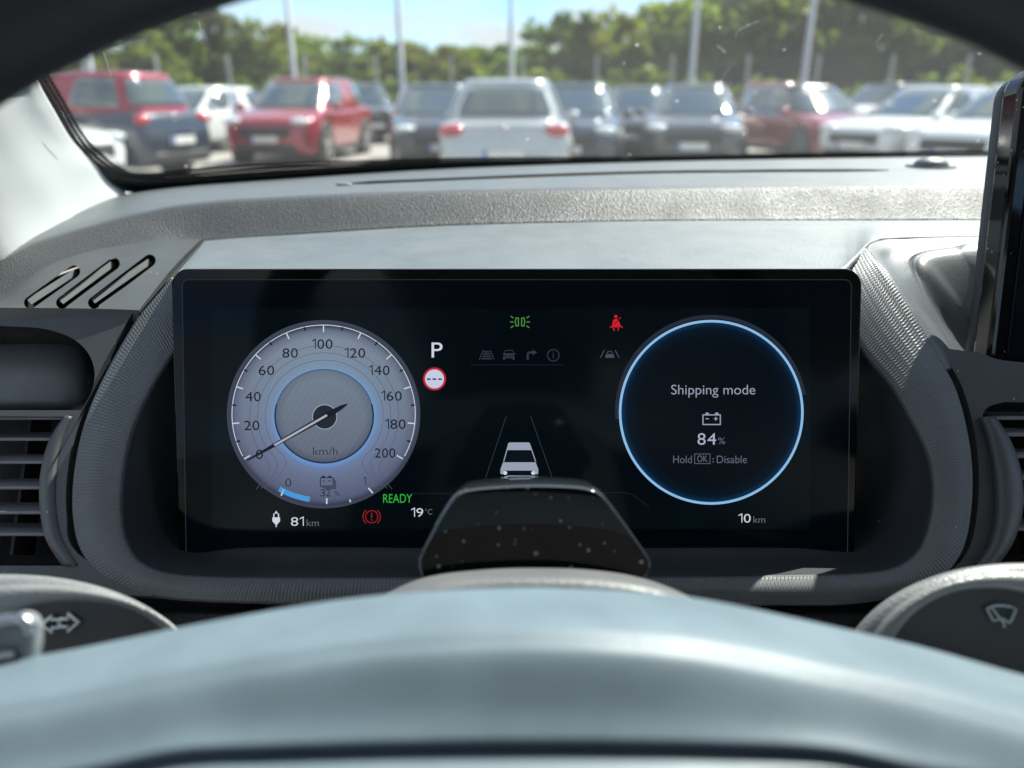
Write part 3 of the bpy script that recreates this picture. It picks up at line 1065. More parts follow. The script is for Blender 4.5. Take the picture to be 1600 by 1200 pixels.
# --- right dial
RX, RY_, RK = 1111, 644, 1.0
m_info = radial('info_dial_picture', RX, RY_, 1, [(0, rgb8(3, 9, 16)), (.76, rgb8(3, 10, 18)), (.88, rgb8(4, 19, 34)), (.94, rgb8(7, 48, 82))])
info = Ink(.0003).disc(RX, RY_, 143, 1, 96).done('info_dial', m_info, disp)
Ink(.0004).annulus(RX, RY_, 140.3, 144.2).done('info_ring', E_blue, info)
Ink(.0002).arc(RX, RY_ - 2, 147, 6, 10, 185, 1.0, 80).done('info_ring_shade', screen('screen_ring_shade', 36, 42, 56), info)
k = Ink(.0005).text('Shipping mode', 1114, 608, 16, 131, bold=-.006)
k.line([(1098, 648), (1125, 648), (1125, 663), (1098, 663)], 1.7, True).rect(1102, 644.5, 1107, 648).rect(1117, 644.5, 1122, 648).line([(1102, 654), (1107, 654)], 1.5).line([(1115, 654), (1121, 654)], 1.4).line([(1118, 651), (1118, 657)], 1.4)
k.done('mode_text', screen('screen_text', 150, 158, 176), info)
Ink(.0005).digits('84', 1104, 685, 19, 29, bold=-.002).done('charge_number', screen('screen_number', 165, 176, 196), info)
Ink(.0005).text('%', 1127, 688, 11, 11, bold=-.01).done('percent_sign', screen('screen_pct', 105, 112, 126), info)
k = Ink(.0005).text('Hold', 1066, 717, 12.5, 29, bold=-.006).text('OK', 1097, 716, 10.5, 16, bold=-.002).text(':', 1114, 717, 10, 2.6).text('Disable', 1143, 717, 12.5, 47, bold=-.006)
k.line([(1085, 709), (1109, 709), (1109, 724), (1085, 724)], .9, True)
k.done('hint_text', screen('screen_hint', 96, 102, 118), info)
# --- lamps and readouts
Ink(.0004).text('P', 683, 546, 25, 17).done('gear_letter', E_white, disp)
sg = Ink(.0003).disc(679, 592, 18, 1, 48).done('speed_limit_sign', screen('screen_sign_red', 186, 32, 46), disp)
sw = Ink(.0004).disc(679, 592, 14.8, 1, 48).done('sign_face', screen('screen_sign_face', 196, 202, 226), sg)
Ink(.0005).rect(667.5, 591, 673, 593.4).rect(676, 591, 682, 593.4).rect(685, 591, 690.5, 593.4).done('sign_dashes', E_black, sg)
k = Ink(.0004)
k.line([(813 - 3, 497), (813 - 3, 509), (806.5, 509.5), (805, 503), (806.5, 496.5)], 1.5, True)
k.line([(815, 497), (815, 509), (818.5, 509.5), (820, 503), (818.5, 496.5)], 1.5, True)
for sx_ in (-1, 1):
    for dy in (-1, 0, 1):
        c = 812.5
        k.line([(c + sx_ * 10, 503 + dy * 6), (c + sx_ * (15.5 if dy == 0 else 14.5), 503 + dy * 9)], 1.5)
k.done('side_light_lamp', E_dgreen, disp)
k = Ink(.0004).disc(962, 494.5, 2.6, 1, 20).poly((958.5, 499), (964, 498), (966.5, 501), (970, 509.5), (956, 509.5), (957, 503)).line([(967, 498), (969.5, 496)], 1.4)
k.line([(953, 511.5), (957, 509.5), (962, 511), (968, 509.5), (973, 511.5)], 1.7).line([(957, 511), (960, 516.5)], 1.7).line([(967, 511), (965, 516.5)], 1.7)
k.done('seat_belt_lamp', E_red, disp)
Ink(.0005).line([(958.5, 507), (967.5, 499.5)], 1.1).done('belt_stroke', E_black, disp)
k = Ink(.0004)
for i in range(4): k.rect(756 - i * 1.2, 548.5 + i * 3.6, 765 + i * 1.2, 550.6 + i * 3.6)
k.line([(755, 547), (749, 562)], 1.3).line([(766, 547), (772, 562)], 1.3)
k.poly((785, 552), (806, 552), (803, 555), (795, 556.5), (788, 555)).rect(786, 556, 789, 562).rect(801, 556, 804, 562).rect(786, 557, 804, 559.5).line([(788, 551), (790, 547.5), (801, 547.5), (803, 551)], 1)
k.line([(824.5, 562), (824.5, 552.5), (827, 550.5), (832, 550.5)], 3).poly((832, 546), (839.5, 550.5), (832, 555))
k.arc(864.5, 555, 9, 1.5).line([(864.5, 552), (864.5, 560)], 1.4).rect(863.7, 549, 865.3, 550.6)
k.done('menu_icons', E_dim, disp)
k = Ink(.0004).line([(944, 547), (938, 559)], 1.4).line([(961, 547), (967, 559)], 1.4).poly((947, 553), (958, 553), (959.5, 556), (959.5, 559), (945.5, 559), (945.5, 556)).line([(948, 552), (949.5, 549), (955.5, 549), (957, 552)], 1.1)
k.done('lane_assist_icon', screen('screen_lane_icon', 66, 74, 88), disp)
k = Ink(.0003).line([(735, 570), (880, 570)], .9).done('divider_line', E_faint, disp)
k = Ink(.0003).line([(645, 770.5), (722, 770.5)], .9).done('divider_line', E_faint, disp)
k = Ink(.0003)
k.line([(940, 769.5), (975, 769.5), (988, 772), (1000, 781), (1014, 793)], .9)
k.done('divider_line', E_faint, disp)
Ink(.0003).line([(791, 650), (756, 755)], 1.1).line([(829, 650), (866, 755)], 1.1).done('lane_lines', screen('screen_lane', 42, 52, 58), disp)
c = Ink(.0004)
c.poly((796, 691), (826, 691), (831, 703), (791, 703))
c.poly((786, 722), (837, 722), (841, 733), (841, 740), (836, 741), (833, 735), (789, 735), (786, 741), (782, 740), (782, 733))
c.line([(795, 692), (787, 721)], 1.5).line([(827, 692), (837, 721)], 1.5)
c.line([(788, 746), (794, 743.5), (829, 743.5), (835, 746)], 1.6).line([(790, 748), (833, 748)], 1)
c = c.done('car_picture', screen('screen_car', 150, 158, 176), disp)
Ink(.0005).poly((793, 705), (829, 705), (835, 721), (788, 721)).rect(791, 736, 832, 742).done('car_picture_glass', screen('screen_car_dark', 8, 15, 24), c)
Ink(.0006).disc(789.5, 738.5, 3, 1, 20).disc(833, 738.5, 3, 1, 20).done('car_picture_lamps', E_white, c)
Ink(.0004).text('READY', 621.5, 778, 14.5, 45, bold=-.003).done('ready_lamp', E_green, disp)
for tx, x_, y_, w_ in (('19', 652, 800, 18.5), ('81', 465, 814, 20), ('10', 1163, 809, 19)): Ink(.0004).digits(tx, x_, y_, 14.2, w_, bold=-.004).done('readout_number', E_white, disp)
E_units = screen('screen_units', 110, 116, 128)
for tx, x_, y_, h_, w_ in (('°C', 670, 799, 9, 11), ('km', 489, 816, 11.5, 19), ('km', 1186, 811, 11, 18)): Ink(.0004).text(tx, x_, y_, h_, w_, bold=-.012).done('readout_unit', E_units, disp)
k = Ink(.0004).poly((426, 808), (438, 808), (438, 814), (433.5, 819), (430.5, 819), (426, 814)).rect(427.5, 802, 429.3, 808).rect(434.7, 802, 436.5, 808).poly((429, 802), (435, 802), (432, 797.5)).rect(431, 819, 433, 823)
k.done('plug_icon', E_white, disp)
k = Ink(.0004).arc(581, 807, 9.5, 1.3).arc(581, 807, 13.5, 1.3, 130, 230).arc(581, 807, 13.5, 1.3, -50, 50).line([(581, 801), (581, 809)], 1.8).rect(580.1, 811, 581.9, 813)
k.done('brake_lamp', E_dred, disp)

# ================================================================== TOUCHSCREEN
tsx = at_y(1540, 605, .335)
tst = at_y(1595, 110, .3587)
TT = math.atan2(tst.y - tsx.y, tst.z - tsx.z)
TU = Vector((0, math.sin(TT), math.cos(TT)))
TN = Vector((0, -math.cos(TT), math.sin(TT)))
th_h = (tst - tsx).length
ts = thing('touchscreen', 'tall black touchscreen slab standing at the right end of the instrument display', 'touchscreen', tsx)


def tsbox(x0, x1, z0, z1, d0, d1, r, name, m, parent, bw=.002):
    pts = []
    for cx, cz, a0 in ((x1 - r, z1 - r, 0), (x0 + r, z1 - r, 90), (x0 + r, z0 + r, 180), (x1 - r, z0 + r, 270)):
        for i in range(9):
            a = math.radians(a0 + 90 * i / 8)
            pts.append(tsx + Vector((1, 0, 0)) * (cx + r * math.cos(a)) + TU * (cz + r * math.sin(a)) + TN * d0)
    o = obj(name, prism_bm(pts, TN * (d1 - d0)), m, parent, smooth=False)
    return bevel(o, bw, 3, 50)


tsbox(.0, .27, 0.0, th_h + .003, -.014, 0.0, .012, 'bezel', m_piano, ts, .0025)
tsbox(.001, .269, .001, th_h + .002, -.0225, -.0145, .012, 'back_shell', m_fascia, ts, .003)
tsbox(.0075, .262, .008, th_h - .006, .0002, .001, .006, 'glass', m_scr.m, ts, .0004)
obj('mount', box_bm(tsx + Vector((.14, .05, .05)), (.16, .07, .06)), m_black, ts, smooth=False)

# ================================================================== STEERING WHEEL
WD = .145
WT = math.radians(20)
WU = Vector((0, math.sin(WT), math.cos(WT)))
WNn = Vector((0, -math.cos(WT), math.sin(WT)))
WP = at_d(850, 420, WD)


def wh(px, py, off=0.0):
    return at_plane(px, py, WP + WNn * off, WNn)


wheel = thing('steering_wheel', 'steering wheel with black rim and smooth blue grey hub filling the foreground', 'steering wheel', wh(850, 700))
half = [(0, -84), (200, -72), (400, -36), (525, 0), (656, 44), (747, 84), (852, 140), (960, 215), (1060, 310), (1150, 430), (1210, 560), (1230, 700), (1200, 860), (1100, 1040), (900, 1210), (600, 1330), (300, 1380)]
loop = [(850 + a, b) for a, b in half] + [(850, 1392)] + [(850 - a, b) for a, b in reversed(half[1:])]
LP = [wh(a, b) for a, b in loop]
cen = wh(850, 660)
RRIM = .0155
cpts = []
for i, p in enumerate(LP):
    t = (LP[(i + 1) % len(LP)] - LP[i - 1]).normalized()
    nrm = t.cross(WNn).normalized()
    if nrm.dot(p - cen) < 0: nrm = -nrm
    cpts.append(p + nrm * RRIM)
dense = [cr(cpts + cpts[:1], len(cpts) * i / 160) for i in range(160)]
obj('rim', tube_bm(dense, RRIM, 20, True), m_rim, wheel)
top = [(-420, 1150), (-250, 1100), (-100, 1064), (0, 1042), (140, 1016), (280, 987), (420, 961), (560, 940), (700, 928), (840, 924), (980, 930), (1110, 945), (1300, 985), (1450, 1020), (1600, 1062), (1750, 1100), (1950, 1150), (2100, 1200)]
HX = [a for a, b in top]


def hubrow(f, off):
    return [wh(a, f(a, b), off) for a, b in top]


g = lambda a: ((a - 840) / 1000) ** 2
H = [hubrow(lambda a, b: b + 60, -.055), hubrow(lambda a, b: b + 10, -.034), hubrow(lambda a, b: b + 2, -.026), hubrow(lambda a, b: b + 30, -.010), hubrow(lambda a, b: b + 60 - 2 * g(a), .0), hubrow(lambda a, b: b + 84 - 4 * g(a), .0035),
     hubrow(lambda a, b: b + 108 - 8 * g(a), .0058), hubrow(lambda a, b: (b + 108 - 8 * g(a)) * .4 + .6 * max(1162 + 45 * g(a), b + 190), .0095), hubrow(lambda a, b: max(1162 + 45 * g(a), b + 190), .0125)]
loft('airbag_cover', H, m_hub, wheel, 110, 5, .002)
BG = lambda a, b: max(1162 + 45 * g(a), b + 190)
H2 = [hubrow(lambda a, b: BG(a, b) - 2, .002), hubrow(lambda a, b: BG(a, b) + 9, .0075), hubrow(lambda a, b: BG(a, b) + 24, .0125), hubrow(lambda a, b: BG(a, b) + 130, .021), hubrow(lambda a, b: BG(a, b) + 250, .01), hubrow(lambda a, b: BG(a, b) + 330, -.01)]
loft('lower_trim', H2, m_hub, wheel, 80, 4, .002)
loft('trim_gap', [hubrow(lambda a, b: BG(a, b) - 12, .002), hubrow(lambda a, b: BG(a, b) + 22, .002)], m_gap, wheel, 60, 1, .001)
# regeneration paddle behind the left spoke
pp = [(-190, 1012), (-90, 987), (-30, 974), (10, 964), (32, 961), (48, 970), (54, 990), (50, 1030), (30, 1090), (-190, 1120)]
P3 = [at_d(a, b, .172) for a, b in pp]
pd = obj('paddle', prism_bm([cr(P3 + P3[:1], len(P3) * i / 50) for i in range(50)], Vector((0, .004, -.0015))), plastic('paddle_grey', (.24, .26, .27), .35, 1200, .2), wheel, smooth=False)
bevel(pd, .0015, 3)
obj('paddle_edge', tube_bm(resample([at_d(a, b, .1715) for a, b in [(-190, 1016), (-90, 992), (-30, 978), (10, 969), (32, 967), (45, 976), (49, 990)]], 30), .0014, 10), m_silver, pd)
obj('paddle_mark', tube_bm(resample([at_d(a, b, .171) for a, b in [(-40, 1032), (0, 1026), (22, 1021)]], 10), .0012, 8), m_silver, pd)

# ================================================================== COLUMN COVER, STALKS, MONITORING CAMERA
col = thing('steering_column_cover', 'grained grey column cover behind the steering wheel, under the black camera housing', 'column cover', at_d(840, 1000, .24))
arc = [(500, 1040), (540, 975), (600, 938), (660, 916), (750, 905), (840, 902), (930, 905), (1010, 916), (1075, 938), (1130, 975), (1165, 1040)]
loft('upper_shell', [[at_d(a, b + 26, .196) for a, b in arc], [at_d(a, b + 9, .197) for a, b in arc], [at_d(a, b, .206) for a, b in arc], [at_d(a, b, .206) + AX * .035 + Vector((0, 0, .001)) for a, b in arc], [at_d(a, b, .206) + AX * .075 - Vector((0, 0, .004)) for a, b in arc]], m_shroud, col, 60, 6, .002)


def pod(name, label, cx, cy, a, b, fx, fy, fa, fb, D):
    t = thing(name, label, 'stalk', at_d(cx, cy, D))
    AX = ray(cx * .75 + 200, cy - 60).normalized()

    def el(cx, cy, a, b, d, dy=0.0):
        return [at_d(cx + a * math.copysign(abs(math.cos(2 * math.pi * i / 72)) ** .92, math.cos(2 * math.pi * i / 72)), cy - b * math.copysign(abs(math.sin(2 * math.pi * i / 72)) ** .92, math.sin(2 * math.pi * i / 72)), d) + AX * dy for i in range(73)]
    lay = [el(cx, cy, a * .9, b * .9, D, .07), el(cx, cy, a, b, D, .03), el(cx, cy, a, b, D, .006), el((cx * 2 + fx) / 3, (cy * 2 + fy) / 3, a * .62 + fa * .36, b * .62 + fb * .36, D, .0005), el((cx + 2 * fx) / 3, (cy + 2 * fy) / 3, a * .3 + fa * .71, b * .3 + fb * .71, D, -.002), el(fx, fy, fa * 1.02, fb * 1.02, D, -.0025), el(fx, fy, fa, fb, D, -.001)]
    o = obj('housing', loft_bm(lay, 145, 4), m_pod, t)
    solid(o, .0015, 0)
    f = obj('face', prism_bm(el(fx, fy, fa * 1.01, fb * 1.01, D, -.0012)[:-1], AX * .004), m_podface, t, smooth=False)
    return t, f


def strokes(name, lines, w, D, off, m, parent, closed=True):
    bm = bmesh.new()
    for ln in lines:
        P = [at_d(a, b, D) + AX * off for a, b in ln]
        tube_bm(P + (P[:2] if closed else []), w, 8, False, bm)
    return obj(name, bm, m, parent)


ts_l, f_l = pod('turn_signal_stalk', 'rounded grey stalk housing marked with white turn arrows, left of the steering column', 0, 1102, 325, 204, 118, 1092, 196, 156, .235)
strokes('turn_arrows', [[(72, 975), (88, 961), (88, 967), (97, 967), (97, 980), (88, 980), (88, 987)], [(100, 966), (112, 966), (112, 958), (129, 971), (112, 985), (112, 978), (100, 978)]], .00055, .235, -.0021, m_icon, f_l)
ts_r, f_r = pod('wiper_stalk', 'rounded grey stalk housing marked with a wiper symbol, right of the steering column', 1605, 1095, 300, 215, 1542, 1092, 172, 176, .235)
arcp = [(1536 + 0, 950), (1548, 945.5), (1560, 945), (1572, 947), (1581, 951)]
strokes('wiper_symbol', [arcp + [(1573, 970)], [(1573, 970), (1568, 972)], [(1536, 950), (1546, 969), (1552, 967)], [(1543, 948), (1562, 973), (1563, 979)], [(1552, 968), (1560, 966), (1568, 970)]], .00042, .235, -.0019, m_iconw, f_r, False)

mc = thing('driver_monitoring_camera', 'glossy black trapezoid camera housing, dusty, standing on the steering column', 'camera housing', at_d(838, 905, .235))
tz = [Vector(p) for p in [(650, 882), (654, 868), (690, 800), (712, 772), (735, 763), (790, 758), (840, 756.5), (890, 758), (918, 761), (938, 768), (958, 790), (1012, 866), (1020, 884), (1016, 899), (1004, 905), (930, 901), (840, 899), (740, 902), (664, 906), (653, 898)]]
tzl = [cr(tz + tz[:1], len(tz) * i / 140) for i in range(140)]
bm = bmesh.new()
L_ = []
for s, d, dy in ((.95, .235, .034), (1.0, .235, .024), (1.0, .235, .0045), (.982, .235, .0022), (.960, .235, .0006), (.945, .235, .0003)):
    L_.append([bm.verts.new(at_d(838 + (v.x - 838) * (1 - (1 - s) * .62), 838 + (v.y - 838) * s, d) + Vector((0, .927, -.375)) * dy) for v in tzl])
for A_, B_ in zip(L_[:-1], L_[1:]):
    for i in range(140): bm.faces.new((A_[i], A_[(i + 1) % 140], B_[(i + 1) % 140], B_[i]))
bm.faces.new(list(reversed(L_[0])))
bmesh.ops.recalc_face_normals(bm, faces=bm.faces)
obj('shell', bm, gloss('camera_shell_black', (.03, .036, .042), .1, .8, coat=1), mc)
bm = prism_bm([at_d(838 + (v.x - 838) * .966, 838 + (v.y - 838) * .946, .235) + AX * .0006 for v in tzl], AX * .003)
obj('window', bm, m_pianodust, mc, smooth=False)

# ================================================================== WINDSCREEN, PILLAR, ROOF, CABIN
pil = thing('pillar_trim', 'pale grey woven windscreen pillar trim at the left edge of the view', 'pillar trim', at_y(60, 300, .45))
pa = [(192, 311, .60), (158, 289, .575), (130, 260, .55), (94, 224, .52), (63, 175, .49), (35, 126, .46), (5, 50, .41), (-20, -80, .34)]
pb = [(150, 353, .545), (122, 312, .53), (92, 268, .51), (56, 218, .485), (22, 162, .457), (-10, 100, .43), (-42, 20, .385), (-65, -110, .32)]
pc = [(95, 380, .485), (64, 336, .475), (34, 288, .46), (0, 238, .44), (-34, 180, .415), (-64, 115, .39), (-95, 30, .35), (-115, -110, .29)]
pdv = [(-10, 422, .425), (-40, 375, .418), (-70, 322, .408), (-100, 265, .39), (-130, 200, .37), (-160, 130, .345), (-190, 40, .31), (-210, -110, .26)]
loft('cloth_cover', [[p + Vector((-.004, .02, 0)) for p in YS(pa)], YS(pa), YS(pb), YS(pc), YS(pdv), [p + Vector((-.05, .02, 0)) for p in YS(pdv)]], m_pillar, pil, 60, 6, .003)

ws = thing('windscreen', 'curved windscreen glass with black dotted border above the dashboard', 'windscreen', at_y(800, 260, .7))
wbase = [(60, 352, .53), (150, 318, .59), (260, 299, .632), (420, 286, .662), (700, 268, .688), (1000, 258, .698), (1300, 252, .698), (1560, 249, .693), (2000, 247, .678), (2700, 252, .62)]
WB = [p + Vector((0, .004, .0)) for p in YS(wbase)]
hx = [-.235, -.2, -.15, -.08, .08, .24, .40, .52, .72, .95]
hy = [.17, .195, .215, .235, .265, .275, .275, .265, .235, .17]
WTt = [Vector((x, y, CAM.z + .30 - .03 * ((x - .36) / .6) ** 2)) for x, y in zip(hx, hy)]
mid = [p.lerp(q, .5) + Vector((0, .012, .012)) for p, q in zip(WB, WTt)]
pane = obj('glass', loft_bm([WB, mid, WTt], 60, 8), m_glass, ws)


def onscreen(px, py):
    """the point of the glass seen along a photo ray"""
    if not hasattr(onscreen, 'g'):
        n = 160
        a, b, c = resample(WB, n), resample(mid, n), resample(WTt, n)
        onscreen.g = [[cr([a[i], b[i], c[i]], 2 * k / 80) for k in range(81)] for i in range(n)]
    best, bd = None, 1e9
    for colm in onscreen.g:
        for p in colm:
            u, v = proj(p)
            e = (u - px) ** 2 + (v - py) ** 2
            if e < bd: bd, best = e, p
    return best


fo = [(-20, -100), (0, 40), (25, 105), (38, 130), (62, 172), (92, 222), (128, 258), (165, 283), (205, 300), (300, 294), (420, 287), (700, 269), (1000, 259), (1300, 253), (1560, 250), (2000, 250)]
fi = [(8, -100), (25, 36), (47, 98), (58, 122), (82, 164), (110, 210), (142, 245), (172, 267), (212, 279), (300, 275), (420, 268), (700, 256), (1000, 248), (1300, 245), (1560, 244), (2000, 244)]
fd = [(26, -100), (42, 32), (64, 92), (76, 114), (100, 155), (126, 197), (152, 228), (182, 251), (220, 263), (300, 261), (420, 255), (700, 244), (1000, 238), (1300, 236), (1560, 236), (2000, 236)]


def surf(c, o=.001):
    return [onscreen(a, b) + Vector((0, -.5, -.86)) * o for a, b in c]


FO, FI, FD = surf(fo, .0015), surf(fi, .0015), surf(fd, .0015)
loft('black_border', [FO, FI], m_frit, ws, 120, 2, .0006)
loft('dotted_border', [FI, FD], m_dots, ws, 200, 4)
# dried streaks on the glass
m_streak = plastic('dried_streak', (.75, .76, .74), .8)
bm = bmesh.new()
for ln in ([(1148, 55), (1160, 42), (1176, 34)], [(1366, 62), (1372, 54), (1375, 48)], [(1132, 124), (1138, 112), (1143, 102)], [(306, 30), (311, 44), (316, 58)], [(160, 74), (168, 96), (174, 112)], [(1127, 70), (1128, 80)]):
    tube_bm(resample([onscreen(a, b) + Vector((0, -.5, -.86)) * .0008 for a, b in ln], 8), .0002, 5, False, bm)
st = obj('dried_streaks', bm, m_streak, ws)
st['kind'] = 'stuff'

roof = thing('car_roof', 'pale cloth headliner of the car above the windscreen', 'car roof', (.36, -.6, CAM.z + .33))  # unseen; front edge set forward so its shadow ends on the hub
rl = []
for y, z in ((.165, .30), (.06, .33), (-.5, .36), (-1.2, .34), (-1.7, .27)):
    rl.append([Vector((x, y + .10 * (1 - ((x - .36) / .62) ** 2) * (1 if y > 0 else .3), CAM.z + z - .05 * ((x - .36) / .62) ** 4)) for x in (-.26, -.1, .1, .36, .62, .82, .98)])
loft('headliner', rl, m_liner, roof, 24, 4, .03, 1)


def seat(x, label):  # unseen seats added: dark backs for the display's reflection, pale cushions for bounce
    t = thing('car_seat', label, 'car seat', (x, -.35, .55))
    for nm, cc, ss, rx in (('cushion', (x, -.22, .62), (.50, .50, .14), 0), ('backrest', (x, -.50, .93), (.48, .12, .60), 12), ('headrest', (x, -.58, 1.31), (.26, .10, .18), 12)):
        o = obj(nm, box_bm(cc, ss, Matrix.Rotation(math.radians(rx), 3, 'X')), m_bouncecushion if nm == 'cushion' else m_fabric, t, smooth=True)
        bevel(o, .04, 4)


seat(0, 'unseen driver seat with dark back and pale cushion, added for reflection and bounce')
seat(.72, 'unseen passenger seat beside the driver seat, added for reflection and bounce')
bench = thing('rear_bench', 'unseen dark rear bench behind the front seats, added for the display to reflect', 'car seat', (.36, -1.3, .5))  # added so the display mirrors a dark cabin
bevel(obj('backrest', box_bm((.36, -1.5, .85), (1.25, .15, .75), Matrix.Rotation(.2, 3, 'X')), m_fabric, bench), .05, 3)
bevel(obj('cushion', box_bm((.36, -1.2, .55), (1.25, .5, .15)), m_fabric, bench), .05, 3)
for x, lab in ((-.40, 'unseen dark door lining left of the driver seat, added to darken reflections'), (1.12, 'unseen dark door lining beyond the passenger seat, added to darken reflections')):
    t = thing('door_lining', lab, 'door', (x, -.2, .4))  # out of view, put in to darken what the display reflects
    bevel(obj('panel', box_bm((x, -.55, .62), (.05, 1.9, .72)), m_black, t), .015, 2)
    obj('pillar', box_bm((x + (.03 if x < 0 else -.03), -.62, 1.25), (.05, .09, .62)), m_black, t, smooth=False)

# ================================================================== OUTSIDE
gm = M('pale_asphalt')
gc = gm.n('TexCoord').outputs['Object']
n1 = gm.noise(.35, 6, gc)
n2 = gm.noise(14, 5, gc, .7)
c1 = gm.ramp(n1, [(.3, (.25, .235, .21)), (.7, (.34, .32, .29))])
c2 = gm.ramp(n2, [(.3, (.18, .17, .155)), (.7, (.36, .345, .315))])
gm.l(gm.mix(.5, c1, c2), gm.b.inputs['Base Color'])
gm.b.inputs['Roughness'].default_value = .85
gm.bump(n2, .4, .02)


def sheet(name, x0, x1, y0, y1, z, m):
    bm = bmesh.new()
    bm.faces.new([bm.verts.new(p) for p in ((x0, y0, z), (x1, y0, z), (x1, y1, z), (x0, y1, z))])
    return tag(obj(name, bm, m, smooth=False), kind='structure')


sheet('ground', -600, 600, -200, 1500, 0, gm.m)
gv = M('rough_grass')
gcc = gv.noise(.9, 6, None, .65)
gv.l(gv.ramp(gcc, [(.3, (.055, .085, .02)), (.55, (.11, .14, .035)), (.75, (.17, .17, .06))]), gv.b.inputs['Base Color'])
gv.b.inputs['Roughness'].default_value = .9
gv.bump(gv.noise(9, 5), .6, .06)
sheet('verge', -300, 300, 30, 400, .004, gv.m)

# --- cars
CARS = 'cars parked in the lot ahead'
m_tyre = plastic('tyre_rubber', (.018, .018, .019), .8, 60, .4, .003)
m_rimc = gloss('wheel_rim_alloy', (.45, .46, .48), .25, metal=.9)
m_carglass = gloss('car_window_glass', (.05, .072, .072), .03, 1.0, coat=1.0)  # teal base colour stands in for the reflected sky
m_lampw = gloss('headlamp_lens', (.62, .66, .68), .06, .8, coat=1)
m_lampr = gloss('tail_lamp_lens', (.42, .012, .018), .1, .7, coat=1)
m_trim = plastic('car_black_trim', (.016, .017, .018), .55, 60, .2, .002)
m_plate = gloss('number_plate_white', (.7, .7, .66), .4)
m_plateblue = gloss('number_plate_blue', (.03, .10, .5), .4)
m_plateink = gloss('number_plate_ink', (.03, .03, .03), .5)
PAINT = {k: gloss('paint_' + k, c, .22, .5, mt, coat=1.0) for k, c, mt in (
    ('white', (.70, .72, .71), 0), ('silver', (.46, .49, .49), .3), ('red', (.30, .010, .026), .15), ('dark_red', (.25, .02, .03), .2), ('black', (.014, .015, .018), 0), ('navy', (.02, .03, .05), .2),
    ('grey', (.055, .062, .068), .3), ('mid_grey', (.18, .195, .2), .4), ('steel_blue', (.07, .10, .125), .4))}


